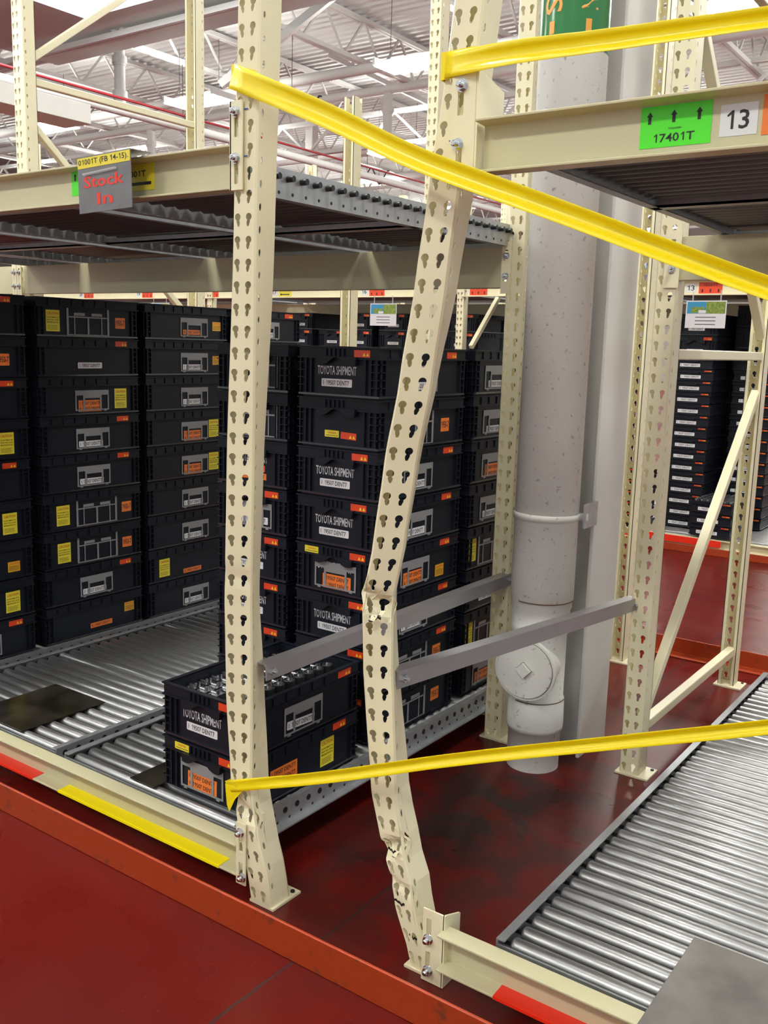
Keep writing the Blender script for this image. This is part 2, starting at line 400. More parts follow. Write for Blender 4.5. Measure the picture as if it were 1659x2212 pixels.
# ------------------------------------------------------------------ rack posts with real keyholes
PITCH = 0.0497
def keyhole(n, lean):
    """outline around (0,0): round head above, narrower tail below; starts at angle 0, ccw, n points"""
    out = []
    for i in range(n):
        a = 2 * PI * (i + 0.0) / n
        dx, dy = math.cos(a), math.sin(a); best = 0
        for (cx, cy, r) in ((0, 0.0045, 0.0082), (lean * 0.6, -0.0065, 0.0050), (lean, -0.0125, 0.0044)):
            bq = dx * cx + dy * cy; disc = bq * bq - (cx * cx + cy * cy - r * r)
            if disc >= 0: best = max(best, bq + math.sqrt(disc))
        out.append((dx * best, dy * best))
    return out
def oval(n):
    out = []
    for i in range(n):
        a = 2 * PI * i / n; out.append((0.0042 * math.cos(a), 0.0088 * math.sin(a)))
    return out
def cell(u0, u1, v0, v1, uc, vc, hole):
    """rectangle with a hole; returns verts (u,v) and faces"""
    n = len(hole); ring = []
    for hx, hy in hole:
        dx, dy = hx, hy; L = math.hypot(dx, dy); dx /= L; dy /= L
        t = 1e9
        if dx > 1e-9: t = min(t, (u1 - uc) / dx)
        if dx < -1e-9: t = min(t, (u0 - uc) / dx)
        if dy > 1e-9: t = min(t, (v1 - vc) / dy)
        if dy < -1e-9: t = min(t, (v0 - vc) / dy)
        ring.append([uc + dx * t, vc + dy * t])
    for c in ((u0, v0), (u1, v0), (u1, v1), (u0, v1)):
        k = min(range(n), key=lambda i: (ring[i][0] - c[0]) ** 2 + (ring[i][1] - c[1]) ** 2); ring[k] = list(c)
    vs = [(uc + a, vc + b) for a, b in hole] + [tuple(r) for r in ring]
    fs = [(i, (i + 1) % n, n + (i + 1) % n, n + i) for i in range(n)]
    return vs, [f[::-1] for f in fs]

def post_mesh(path, n=16, w=0.067, d=0.07, fy=1, rows_z=None, dents=(), z0=0.0, side_holes=True, face_mats=None, ztop=None):
    """path rows: z, x, y, twist_deg, width_scale; the keyholed face looks to -Y (fy=1) or +Y (fy=-1)"""
    path = sorted(path); ztop = ztop or path[-1][0]
    def at(z):
        z = max(min(z, path[-1][0]), path[0][0])
        for a, b in zip(path[:-1], path[1:]):
            if z <= b[0]:
                t = (z - a[0]) / (b[0] - a[0]); t = t * t * (3 - 2 * t) * 0.35 + t * 0.65
                return [a[i] + (b[i] - a[i]) * t for i in range(1, 5)]
        return list(path[-1][1:])
    r = 0.004
    panels = [((0.014, d), (-1, 0), 0.014, None), ((0, d), (0, -1), d - r, 'L'), ((0, r), (0.70711, -0.70711), r * 1.41421, None),
              ((r, 0), (1, 0), w - 2 * r, 'F'), ((w - r, 0), (0.70711, 0.70711), r * 1.41421, None), ((w, r), (0, 1), d - r, 'R'), ((w, d), (-1, 0), 0.014, None)]
    V = []; F = []
    def put(org, dr, vs, fs):
        k = len(V)
        for u, z in vs:
            lx = org[0] + dr[0] * u; ly = org[1] + dr[1] * u
            x, y, tw, ws = at(z)
            for (zk, dep, sig, lean) in dents:
                g = math.exp(-((z - zk + lean * (lx - w / 2)) / sig) ** 2)
                if ly < d * 0.9: ly += dep * g * (1 - ly / d)
                lx += 0.25 * dep * g * math.sin(9 * ly / d + lx * 60)
            lx *= ws
            a = math.radians(tw); px = lx * math.cos(a) - ly * math.sin(a) * 1; py = lx * math.sin(a) + ly * math.cos(a)
            V.append((x + px, y + fy * py, z))
        for f in fs: F.append(tuple(i + k for i in f) if fy == 1 else tuple(i + k for i in f)[::-1])
    nz = int((ztop - z0) / PITCH)
    for org, dr, L, kind in panels:
        for k in range(nz):
            a = z0 + k * PITCH; b = a + PITCH; c = (a + b) / 2
            if kind == 'F':
                um = 0.031 - r
                for (p, q, uc, ln) in ((0, um, 0.0150 - r, 0.0022), (um, L, 0.0470 - r, -0.0022)):
                    vs, fs = cell(p, q, a, b, uc, c - 0.001, [(hx, hy) for hx, hy in keyhole(n, ln)]); put(org, dr, vs, fs)
            elif kind in ('L', 'R') and side_holes:
                uh0, uh1 = (L - 0.022, L) if kind == 'L' else (0, 0.022)
                uc = L - 0.012 if kind == 'L' else 0.012
                if k > 0:
                    a2, b2 = a - PITCH / 2, a + PITCH / 2
                    vs, fs = cell(uh0, uh1, a2, b2, uc, a, oval(max(8, n // 2))); put(org, dr, vs, fs)
                else: put(org, dr, [(uh0, a), (uh1, a), (uh1, a + PITCH / 2), (uh0, a + PITCH / 2)], [(0, 1, 2, 3)])
                p, q = (0, uh0) if kind == 'L' else (uh1, L)
                put(org, dr, [(p, a), (q, a), (q, b), (p, b)], [(0, 1, 2, 3)])
            else: put(org, dr, [(0, a), (L, a), (L, b), (0, b)], [(0, 1, 2, 3)])
    return V, F
def add_post(parent, path, world=True, **kw):
    V, F = post_mesh(path, **kw); mb = MB(CREAM); mb.add(V, F)
    o = part('post', mb, parent, world); mods(o, 0, 0.0024); return o
def base_plate(parent, x0, x1, y0, y1):
    mb = MB(CREAM); mb.box(x0, x1, y0, y1, 0.0, 0.006); mb.cyl((x1 - 0.014, y1 - 0.016, 0.006), (x1 - 0.014, y1 - 0.016, 0.010), 0.006, 10, DARKST)
    return part('base_plate', mb, parent)

HT = 3.6
t = thing('rack_post', 'cream keyholed rack post kicked in at the bottom, left of the two damaged front posts', 'rack post', (-1.53, 1.616, 0), 'front rack posts')
pa = [(0, -1.529), (0.07, -1.542), (0.2, -1.578), (0.29, -1.601), (0.53, -1.617), (0.77, -1.621), (1.11, -1.614), (1.644, -1.593), (2.13, -1.579), (HT, -1.535)]
tw = {0: 0, 0.07: 0, 0.2: 0, 0.29: 3, 0.53: 17, 0.77: 28, 1.11: 23, 1.644: 4, 2.13: 1, HT: 0}
ws = {0: 1.04, 0.07: 1.06, 0.2: 1.0, 0.29: 1.02, 0.53: 1.1, 0.77: 1.04, 1.11: 1.04}
add_post(t, [(z, x, 1.616, tw[z], ws.get(z, 1.0)) for z, x in pa], n=24, z0=0.006, dents=((0.240, 0.015, 0.018, 0.5), (0.83, 0.004, 0.02, 0.3)))
base_plate(t, -1.532, -1.452, 1.616, 1.722)
t = thing('rack_post', 'cream keyholed rack post badly bent and creased, right of the two damaged front posts', 'rack post', (-1.06, 1.649, 0), 'front rack posts')
pb = [(0, -1.060, -5, .80), (0.04, -1.073, -5, .82), (0.142, -1.113, -5, .88), (0.195, -1.124, -4, .92), (0.277, -1.157, 0, .95), (0.40, -1.188, 9, .98), (0.6195, -1.211, 21, 1.02),
      (0.673, -1.217, 24, 1.02), (0.834, -1.224, 31, 1.05), (0.975, -1.198, 30, 1.06), (1.15, -1.175, 28, 1.06), (1.329, -1.142, 24, 1.06), (1.536, -1.110, 13, 1.04), (1.715, -1.086, 6, 1.02), (1.926, -1.056, 2, 1.0), (HT, -0.80, 0, 1.0)]
add_post(t, [(z, x, 1.649, a, s) for z, x, a, s in pb], n=24, z0=0.006, dents=((0.835, 0.026, 0.016, 0.35), (0.275, 0.024, 0.014, -0.4), (0.19, 0.007, 0.010, 0.3)))
# torn flaps of steel where the crease split
for (x, z, s) in ((-1.188, 0.808, 1.0), (-1.165, 0.822, 0.7), (-1.108, 0.270, 0.6)):
    mb = MB(CREAM, DARKST)
    pts = [(x - 0.011 * s, 1.648, z), (x + 0.011 * s, 1.646, z + 0.003), (x + 0.007 * s, 1.636, z - 0.009 * s), (x - 0.004 * s, 1.638, z - 0.011 * s)]
    mb.add(pts + [(a, b + 0.0015, c + 0.001) for a, b, c in pts], [(0, 1, 2, 3), (7, 6, 5, 4), (0, 3, 7, 4), (1, 5, 6, 2), (2, 6, 7, 3)], 0)
    mb.add([(x - 0.009 * s, 1.6355, z - 0.0075 * s), (x + 0.007 * s, 1.6335, z - 0.0075 * s), (x + 0.005 * s, 1.633, z - 0.0105 * s), (x - 0.005 * s, 1.635, z - 0.0115 * s)], [(0, 1, 2, 3)], DARKST)
    part('torn_flap', mb, t, label='torn creased flap of steel')
for (x, z, w_, sg) in ((-1.092, 0.152, 0.034, 1), (-1.185, 0.803, 0.030, -1), (-1.118, 0.272, 0.026, 1), (-1.055, 0.082, 0.020, 1)):
    mb = MB(DARKST); n_ = 9; a_ = [(x + w_ * (i / (n_ - 1) - 0.5), 1.6455 + 0.002 * math.sin(i), z + 0.0035 + 0.0025 * math.sin(i * 2.3) - sg * 0.004 * i / n_) for i in range(n_)]
    b_ = [(p[0], p[1], p[2] - 0.004 - 0.003 * abs(math.sin(i * 1.7))) for i, p in enumerate(a_)]
    mb.add(a_ + b_, [(i, n_ + i, n_ + i + 1, i + 1) for i in range(n_ - 1)]); part('tear', mb, t, label='dark ragged tear in the steel')
base_plate(t, -1.075, -0.99, 1.643, 1.75)

def straight(name_label, x, y, fy=1, ht=HT, n=16, w=0.067, d=0.07, plate=True, group='rear rack posts', side=True):
    t = thing('rack_post', name_label, 'rack post', (x + w / 2, y, 0), group)
    add_post(t, [(0, x, y, 0, 1), (ht, x, y, 0, 1)], n=n, w=w, d=d, fy=fy, side_holes=side, z0=0.006)
    if plate: base_plate(t, x - 0.012, x + w + 0.035, y - 0.01 if fy == 1 else y - d - 0.02, y + d + 0.02 if fy == 1 else y + 0.01)
    return t
straight('cream keyholed post standing just left of the white drain pipe', -1.585, 2.90)
def frame(label, x, y0, y1, ht=HT, n=14, group='rear rack frames', lower=True, w=0.067):
    t = thing('rack_upright', label, 'rack upright', (x + w / 2, y0, 0), group)
    add_post(t, [(0, x, y0, 0, 1), (ht, x, y0, 0, 1)], n=n, fy=1, z0=0.006, w=w)
    base_plate(t, x - 0.012, x + w + 0.035, y0 - 0.01, y0 + 0.09)
    add_post(t, [(0, x, y1, 0, 1), (ht, x, y1, 0, 1)], n=n, fy=-1, z0=0.006, w=w)
    base_plate(t, x - 0.012, x + w + 0.035, y1 - 0.09, y1 + 0.01)
    xc = x + w * 0.62; a, b = y0 + 0.06, y1 - 0.05
    for nm, pz, qz in (('horizontal_brace', 0.155, 0.155), ('diagonal_brace', 0.19, 1.25), ('horizontal_brace', 1.395, 1.395), ('diagonal_brace', 2.42, 1.47), ('horizontal_brace', 2.62, 2.62), ('diagonal_brace', 2.72, 3.55)):
        mb = MB(CREAM); bar(mb, (xc, a, pz), (xc, b, qz), 0.034, 0.034); part(nm, mb, t, bevel=0.004)
    return t
frame('cream rack frame with diagonal brace, right of the white column', -1.078, 2.93, 4.10, n=20)
frame('tall cream rack frame above the left front beam', -4.37, 2.93, 4.12, n=12, w=0.085)
straight('cream post rising behind the white column, seen edge-on', -1.572, 4.10, fy=-1, n=10)
straight('tall thin cream post seen between the two damaged posts', -2.69, 4.05, n=12)
straight('cream post with open back seen left of the bent post top', -3.20, 4.12, fy=-1, ht=2.67, n=10)
# ------------------------------------------------------------------ beams
def bolt(mb, x, y, z, r=0.0115):
    mb.cyl((x, y, z), (x, y - 0.002, z), r * 1.05, 16, ZINC, False)
    mb.cyl((x, y - 0.002, z), (x, y - 0.010, z), r * 0.88, 6, ZINC, False)
    mb.cyl((x, y - 0.010, z), (x, y - 0.016, z), r * 0.5, 10, ZINC, True)
    mb.cyl((x, y - 0.016, z), (x, y - 0.018, z), r * 0.5, 10, ZINC, True, r1=r * 0.35)
def channel(mb, x0, x1, y, z0, z1, fl=0.042, t=0.005, op=-1, m=0):
    """C channel along X, web at y, flanges pointing to op*Y"""
    yo = y + op * fl; yi = y + op * t
    mb.prism([(y, z0), (yo, z0), (yo, z0 + t), (yi, z0 + t * 1.5), (yi, z1 - t * 1.5), (yo, z1 - t), (yo, z1), (y, z1)], x0, x1, 'x', m)
def slot_plate(mb, x0, x1, y, z0, z1, slots, t=0.004):
    """plate facing -Y with vertical slots (xc, za, zb)"""
    zs = sorted({z0, z1, *[s[1] for s in slots], *[s[2] for s in slots]}); xc = slots[0][0]; h = 0.0065
    for a, b in zip(zs[:-1], zs[1:]):
        if any(s[1] <= a and b <= s[2] for s in slots): mb.box(x0, xc - h, y - t, y, a, b); mb.box(xc + h, x1, y - t, y, a, b)
        else: mb.box(x0, x1, y - t, y, a, b)
def beam(name, label, x0, x1, y, z0, z1, op=-1, brackets=(), group='rack beams', fl=0.042, lug=0.0):
    t = thing(name, label, 'rack beam', ((x0 + x1) / 2, y, z0), group)
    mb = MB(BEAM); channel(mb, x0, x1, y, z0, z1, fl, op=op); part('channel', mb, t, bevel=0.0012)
    for (bx0, bx1, by, bz0, bz1, sl, bolts, wing) in brackets:
        mb = MB(CREAM); slot_plate(mb, bx0, bx1, by, bz0, bz1, sl)
        if wing:
            wx, wy1 = wing; zz = bz1
            mb.prism([(by - 0.004, bz0), (by - 0.004, bz1), (by + 0.002, bz1), (wy1, bz1 - 0.022), (wy1, bz0)], wx - 0.0025, wx + 0.0025, 'x')
        bk = part('bracket', mb, t)
        for bx, bz in bolts:
            mb = MB(ZINC); bolt(mb, bx, by - 0.004, bz); sub('bolt', mb, bk, t, 'zinc plated hex bolt')
    return t
LB = beam('rack_beam', 'cream front beam at the upper left carrying the hanging stock sign', -4.32, -1.595, 1.652, 1.735, 1.832,
     brackets=[(-1.593, -1.556, 1.612, 1.732, 1.922, [(-1.574, 1.845, 1.905), (-1.574, 1.745, 1.80)], [(-1.5745, 1.898), (-1.5745, 1.800)], (-1.592, 1.69))])
RB = beam('rack_beam', 'cream front beam at the upper right with green and numbered labels', -0.968, 1.8, 1.664, 1.724, 1.822,
     brackets=[(-1.030, -0.976, 1.640, 1.72, 1.914, [(-1.010, 1.835, 1.885), (-1.010, 1.735, 1.78)], [(-1.007, 1.888), (-1.013, 1.782)], (-0.974, 1.735))])
LL = beam('rack_beam', 'low cream front beam at the left with red and yellow tape on its lip', -4.32, -1.572, 1.652, 0.058, 0.142,
     brackets=[(-1.572, -1.540, 1.612, 0.04, 0.207, [(-1.556, 0.13, 0.175), (-1.556, 0.06, 0.10)], [(-1.556, 0.182), (-1.549, 0.062)], None)], fl=0.046)
LR = beam('rack_beam', 'low cream front beam at the lower right with red tape', -0.968, 1.8, 1.652, 0.056, 0.142,
     brackets=[(-1.020, -0.966, 1.634, 0.002, 0.176, [(-1.004, 0.112, 0.155), (-1.004, 0.035, 0.075)], [(-1.004, 0.106), (-1.002, 0.030)], (-0.9655, 1.695))], fl=0.046)
def rear_br(x0, x1, y, zt=1.735):
    xc = (x0 + x1) / 2
    return (x0, x1, y, zt - 0.155, zt + 0.015, [(xc, zt - 0.045, zt - 0.012), (xc, zt - 0.115, zt - 0.085)], [(xc, zt - 0.032), (xc, zt - 0.098)], None)
beam('rack_beam', 'deep cream rear beam under the left roller deck', -4.30, -1.60, 2.905, 1.600, 1.735, op=1, brackets=[rear_br(-1.60, -1.565, 2.896), rear_br(-4.345, -4.31, 2.896)])
beam('rack_beam', 'deep cream rear beam at the far left beyond the splice', -7.2, -4.36, 2.905, 1.600, 1.735, op=1, brackets=[rear_br(-4.385, -4.35, 2.896)])
beam('rack_beam', 'deep cream rear beam at the right behind the yellow tape', -1.01, 1.8, 2.935, 1.618, 1.747, op=1, brackets=[rear_br(-1.052, -1.005, 2.926, 1.75)])
beam('rack_beam', 'low cream rear beam under the left roller lanes', -4.30, -1.60, 3.0, 0.035, 0.085, op=1, fl=0.03)
beam('rack_beam', 'low cream rear beam under the right roller lane', -0.85, 1.8, 3.03, 0.035, 0.085, op=1, fl=0.03)
beam('rack_beam', 'low cream back beam behind the left lanes', -4.30, -1.60, 4.04, 0.035, 0.085, op=1, fl=0.03)
beam('rack_beam', 'low cream back beam behind the right lane', -0.85, 1.8, 4.04, 0.035, 0.085, op=1, fl=0.03)
# pen marks on the posts next to the bolts
def penmark(x0, x1, y, z, m, label, lean=0.0):
    mb = MB(m); mb.box(x0, x1, y - 0.0008, y, z - 0.0012, z + 0.0012); o = single('pen_mark', mb, label, 'pen mark', 'inspection pen marks'); return o
penmark(-1.556, -1.545, 1.6155, 1.903, BLUEINK, 'blue pen dash beside the upper bolt of the left beam')
penmark(-1.556, -1.545, 1.6155, 1.804, BLUEINK, 'blue pen dash beside the lower bolt of the left beam')
penmark(-1.040, -1.031, 1.6480, 1.793, BLUEINK, 'blue paint mark beside the bolt on the bent post')

# tapes on the lower beams
def lip_tape(x0, x1, m, label, z=0.0665):
    mb = MB(m); mb.prism([(1.6485, z), (1.6055, z - 0.0022), (1.6050, z - 0.009), (1.6058, z - 0.009), (1.6063, z - 0.0030), (1.6485, z - 0.0008)], x0, x1, 'x')
    single('floor_tape', mb, label, 'tape', 'coloured tape on the low beams')
lip_tape(-3.2, -2.43, RTAPE, 'red tape strip on the lip of the left low beam')
lip_tape(-2.305, -1.632, YTAPE, 'yellow tape strip on the lip of the left low beam')
lip_tape(-0.826, -0.2, RTAPE, 'red tape strip on the lip of the right low beam', 0.0645)

# kerb rails
def kerb(label, x0, x1, y, side=1, h=0.085, leg=0.05, z0=0.0):
    mb = MB(ORANGE); t = 0.008
    mb.prism([(y, z0), (y + side * leg, z0), (y + side * leg, z0 + t), (y + side * t, z0 + t), (y + side * t, h), (y, h)], x0, x1, 'x')
    return single('kerb_rail', mb, label, 'kerb rail', 'orange kerb rails', bevel=0.002)
kerb('orange steel kerb rail along the front of the damaged rack', -5.5, 1.5, 1.50, 1)
kerb('orange steel kerb rail behind the rack on the far side', -6.0, 2.2, 4.33, -1, 0.08, 0.07)
kerb('orange steel kerb rail in front of the next rack across the aisle', -12, 2.2, 6.68, 1, 0.052, 0.06)

# galvanised struts replacing the frame bracing
def strut(label, x, y0, z0, y1, z1, xe):
    xs_ = {0: x, 1: xe}
    t = thing('strut', label, 'strut', (x, y0, z0), 'grey steel struts')
    mb = MB(STRUT); d = 0.021
    sl = (z1 - z0) / (y1 - y0)
    vs = []
    for q, (yy, zz) in enumerate(((y0, z0), (y1, z1))):
        for (ox, oz) in ((0.018, d), (0.018, -d), (0.014, -d), (0.014, d - 0.003), (-0.018, d - 0.003), (-0.018, d)):
            vs.append((xs_[q] + ox, yy, zz + oz))
    n = 6; mb.add(vs, [tuple(range(n))[::-1], tuple(range(n, 2 * n))] + [(i, (i + 1) % n, n + (i + 1) % n, n + i) for i in range(n)])
    ab = part('angle_bar', mb, t)
    for x, yy, zz in ((x, y0 + 0.02, z0), (xe, y1 - 0.02, z1)):
        b = MB(ZINC); b.cyl((x + 0.018, yy, zz), (x + 0.026, yy, zz), 0.010, 6, ZINC, False); b.cyl((x + 0.026, yy, zz), (x + 0.034, yy, zz), 0.005, 8); sub('bolt', b, ab, t, 'zinc hex bolt')
    return t
strut('grey steel strut from the left damaged post back to the post by the pipe', -1.548, 1.672, 0.590, 2.93, 0.600, -1.530)
strut('grey steel strut from the bent post crossing in front of the pipe', -1.172, 1.70, 0.652, 2.96, 0.585, -1.082)

# ------------------------------------------------------------------ roller lanes
ROLLER_MESH = {}
def roller_mesh(L, r=0.0185, mt=None):
    k = (round(L, 3), r, mt)
    if k not in ROLLER_MESH:
        mb = MB(ROLLD if mt else ROLL, DARKST)
        h = L / 2; c = 0.006
        n = 20; vs = []; prof = [(-h, r - c), (-h + c * 0.4, r - c * 0.35), (-h + c, r), (h - c, r), (h - c * 0.4, r - c * 0.35), (h, r - c)]
        for x, rr in prof:
            for i in range(n): a = 2 * PI * i / n; vs.append((x, rr * math.cos(a), rr * math.sin(a)))
        fs = [(j * n + i, j * n + (i + 1) % n, (j + 1) * n + (i + 1) % n, (j + 1) * n + i) for j in range(len(prof) - 1) for i in range(n)]
        mb.add(vs, fs, 0, True); mb.add(vs, [tuple(range(n))[::-1], tuple(range(5 * n, 6 * n))], DARKST)
        mb.cyl((-h - 0.02, 0, 0), (h + 0.02, 0, 0), 0.0045, 6, DARKST, False)
        ROLLER_MESH[k] = mb.mesh('roller')
    return ROLLER_MESH[k]
def lane(label, x0, x1, y0, y1, zr, rail_h=0.062, pitch=0.0495, group='roller conveyor lanes', knob=0.0, rail_top=0.004, outer_mat=GALV, n_max=100, cross=True, holes=True, foot=False):
    """zr: height of the roller axes"""
    t = thing('roller_conveyor', label, 'roller conveyor', ((x0 + x1) / 2, y0, zr - 0.05), group)
    zt = zr + 0.0185 + rail_top; zb = zt - rail_h
    for s, x in ((1, x1), (-1, x0)):
        mb = MB(outer_mat, BLACKG)
        mb.prism([(x, zb), (x, zt), (x - s * 0.020, zt), (x - s * 0.020, zt - 0.003), (x - s * 0.004, zt - 0.003), (x - s * 0.004, zb + 0.003), (x - s * 0.026, zb + 0.003), (x - s * 0.026, zb)], y0, y1, 'y')
        if foot: mb.box(min(x, x + s * 0.020), max(x, x + s * 0.020), y0, y1, zb - 0.003, zb + 0.001)
        k = 0; y = y0 + 0.03
        while y < y1 - 0.02:
            if knob: mb.cyl((x, y, zr), (x + s * knob, y, zr), 0.0075, 10, BLACKG)
            elif holes: mb.cyl((x - s * 0.001, y, zr + 0.001), (x + s * 0.0012, y, zr + 0.001), 0.009, 10, BLACKG, False)
            if holes and s == 1: mb.cyl((x, y + 0.018, zb + 0.014), (x + 0.0008, y + 0.018, zb + 0.014), 0.0042, 8, BLACKG, False)
            y += pitch
        part('side_rail', mb, t)
    for yy in (y0, y1):
        mb = MB(outer_mat); mb.box(x0 + 0.004, x1 - 0.004, yy - 0.002 if yy == y0 else yy - 0.028, yy + 0.003 if yy == y0 else yy, zb, zt - 0.012); part('end_bar', mb, t)
    if cross:
        mb = MB(outer_mat); ym = (y0 + y1) / 2; mb.box(x0 + 0.004, x1 - 0.004, ym - 0.02, ym + 0.02, zb, zb + 0.006); mb.box(x0 + 0.004, x1 - 0.004, ym - 0.02, ym - 0.016, zb, zb + 0.02); part('cross_bar', mb, t)
    L = x1 - x0 - 0.05; me = roller_mesh(L, 0.021 if zr > 1 else 0.0185, zr > 1); y = y0 + 0.03; o = None; k = 0
    while y < y1 - 0.02 and k < n_max:
        loc = Vector(((x0 + x1) / 2, y, zr)) - Vector(t.location)
        if o is None: o = link('roller', me, t, loc)
        else: copy_part(o, t, loc)
        y += pitch; k += 1
    return t
ZR = 0.130
lane('empty steel roller lane between the dark crate wall and the front crates', -3.18, -2.385, 1.662, 3.98, ZR, group='lower roller lanes')
lane('steel roller lane carrying the two open front crates', -2.345, -1.612, 1.662, 3.98, ZR, group='lower roller lanes', foot=True)
lane('steel roller lane under the dark crate wall at the left', -4.02, -3.225, 1.662, 3.98, ZR, group='lower roller lanes')
lane('wide steel roller lane at the lower right under the bare plate', -0.855, 0.02, 1.665, 3.86, ZR, group='lower roller lanes', outer_mat=RAILM)
ZU = 1.782
lane('raised roller deck just behind the upper left beam, row of black knobs outside', -2.150, -1.580, 1.66, 3.05, ZU, 0.070, group='raised roller decks', knob=0.02)
lane('second raised roller deck from the left damaged post', -2.965, -2.205, 1.66, 3.05, ZU, 0.070, group='raised roller decks')
lane('third raised roller deck from the left damaged post', -3.80, -3.025, 1.66, 3.05, ZU, 0.070, group='raised roller decks')
lane('fourth raised roller deck, nearest the tall left frame', -4.28, -3.86, 1.66, 3.05, ZU, 0.070, group='raised roller decks')
lane('raised roller deck behind the upper right beam', -0.905, -0.10, 1.67, 3.1, 1.788, 0.060, group='raised roller decks', outer_mat=RAILM)

# ------------------------------------------------------------------ stickers
def sticker(w, h, m, r=0.0, t=0.0004):
    mb = MB(m)
    if r:
        pts = []
        for cx, cy, a0 in ((w / 2 - r, h / 2 - r, 0), (-w / 2 + r, h / 2 - r, 90), (-w / 2 + r, -h / 2 + r, 180), (w / 2 - r, -h / 2 + r, 270)):
            for k in range(4): a = math.radians(a0 + 30 * k); pts.append((cx + r * math.cos(a), cy + r * math.sin(a)))
    else: pts = [(-w / 2, -h / 2), (w / 2, -h / 2), (w / 2, h / 2), (-w / 2, h / 2)]
    mb.prism(pts, 0, t, 'z', 0); return mb
ST = {}
def mk():
    m = sticker(0.118, 0.024, WLAB, 0.003); m.text('I  19507 DENT7', -0.052, -0.007, 0.100, 0.014, INK, 0.0007); ST['wlabel'] = m
    m = sticker(0.112, 0.021, OLAB); m.text('K 19507 DENT7', -0.050, -0.006, 0.098, 0.012, INK, 0.0007); ST['olabel'] = m
    m = sticker(0.112, 0.046, OLAB); m.text('I 19507 DENT7', -0.050, 0.004, 0.098, 0.013, INK, 0.0007); m.text('K 19507 DENT7', -0.050, -0.018, 0.098, 0.013, INK, 0.0007); ST['olabel2'] = m
    m = sticker(0.050, 0.044, OLAB, 0.002); m.text('1950-7', -0.0225, -0.011, 0.045, 0.023, INK, 0.0007); ST['o1950'] = m
    m = sticker(0.062, 0.082, YLAB); m.text('CAUTION', -0.025, 0.023, 0.050, 0.010, REDINK, 0.0007)
    for i, s in enumerate(('DO NOT IMPACT OR', 'DROP. WILL CAUSE', 'IMPROPER FUNCTION.')): m.text(s, -0.026, 0.010 - 0.0095 * i, 0.052, 0.005, INK, 0.0007)
    for i in range(4): m.box(-0.025, 0.021 - 0.003 * (i % 2), -0.0195 - 0.0048 * i, -0.0183 - 0.0048 * i, 0.0004, 0.0007, INK)
    ST['caution'] = m
    m = sticker(0.052, 0.040, DYLAB); m.text('CAUTION', -0.022, 0.009, 0.044, 0.007, REDINK, 0.0007)
    for i in range(4): m.box(-0.022, 0.022, 0.001 - 0.005 * i, 0.0024 - 0.005 * i, 0.0004, 0.0007, INK)
    ST['caution_small'] = m
    m = sticker(0.056, 0.021, YLAB, 0.002); m.text('CAUTION', -0.016, 0.000, 0.032, 0.006, REDINK, 0.0007); m.box(-0.024, 0.024, -0.006, -0.0045, 0.0004, 0.0007, INK); ST['caution_strip'] = m
    m = sticker(0.060, 0.021, RLAB, 0.001)
    for k in (0.008, 0.021): m.add([(k - 0.0055, -0.007, 0.0007), (k + 0.0055, -0.007, 0.0007), (k, 0.004, 0.0007)], [(0, 1, 2)], TRI)
    ST['tag'] = m
    m = MB(WINK); m.text('TOYOTA SHIPMENT', -0.075, -0.014, 0.150, 0.027, 0, 0.0005); ST['print'] = m
    # clear card holders
    m = MB(HOLD); w, h, t = 0.165, 0.082, 0.0025
    for a in ((-w / 2, w / 2, h / 2 - 0.020, h / 2), (-w / 2, w / 2, -h / 2, -h / 2 + 0.005), (-w / 2, -w / 2 + 0.006, -h / 2, h / 2), (w / 2 - 0.006, w / 2, -h / 2, h / 2),
              (-w * 0.27, -w * 0.27 + 0.008, -h / 2, h / 2), (w * 0.23, w * 0.23 + 0.008, -h / 2, h / 2)): m.box(a[0], a[1], a[2], a[3], 0.001, t)
    m.box(-w * 0.27, w * 0.27, h / 2 - 0.032, h / 2 - 0.018, 0.0012, 0.0024); m.box(-w * 0.42, -w * 0.42 + 0.012, -h / 2 - 0.004, -h / 2 + 0.003, 0.001, 0.004); m.box(w * 0.42 - 0.012, w * 0.42, -h / 2 - 0.004, -h / 2 + 0.003, 0.001, 0.004)
    ST['holder'] = m
    m = MB(HOLD); w, h = 0.205, 0.096
    for a in ((-w / 2, w / 2, h * 0.22, h * 0.22 + 0.005), (-w / 2, w / 2, -h / 2, -h / 2 + 0.004), (-w / 2, -w / 2 + 0.009, -h / 2, h / 2 + 0.01), (w / 2 - 0.009, w / 2, -h / 2, h / 2 + 0.01),
              (-w * 0.33, -w * 0.33 + 0.004, -h / 2, h * 0.42), (w * 0.31, w * 0.31 + 0.004, -h / 2, h * 0.42), (-0.004, 0.004, -h / 2, h * 0.22),
              (-w * 0.33, -w * 0.08, h * 0.30, h * 0.42), (w * 0.08, w * 0.33, h * 0.30, h * 0.42)): m.box(a[0], a[1], a[2], a[3], 0.001, 0.0025)
    ST['holder_wide'] = m
    for k in ST: ST[k] = ST[k].mesh(k)
mk()
PNAME = {'wlabel': 'part_label', 'olabel': 'part_label', 'olabel2': 'part_label', 'o1950': 'number_label', 'caution': 'caution_label', 'caution_small': 'caution_label',
         'caution_strip': 'caution_label', 'tag': 'hazard_tag', 'print': 'printed_text', 'holder': 'card_holder', 'holder_wide': 'card_holder'}
PLAB = {'wlabel': 'white part label', 'olabel': 'orange part label', 'olabel2': 'orange double part label', 'o1950': 'orange number label', 'caution': 'yellow caution label',
        'caution_small': 'amber caution label', 'caution_strip': 'small yellow caution strip', 'tag': 'red tag with two yellow triangles', 'holder': 'clear grey card holder', 'holder_wide': 'wide clear grey card holder', 'print': 'white printed lettering'}

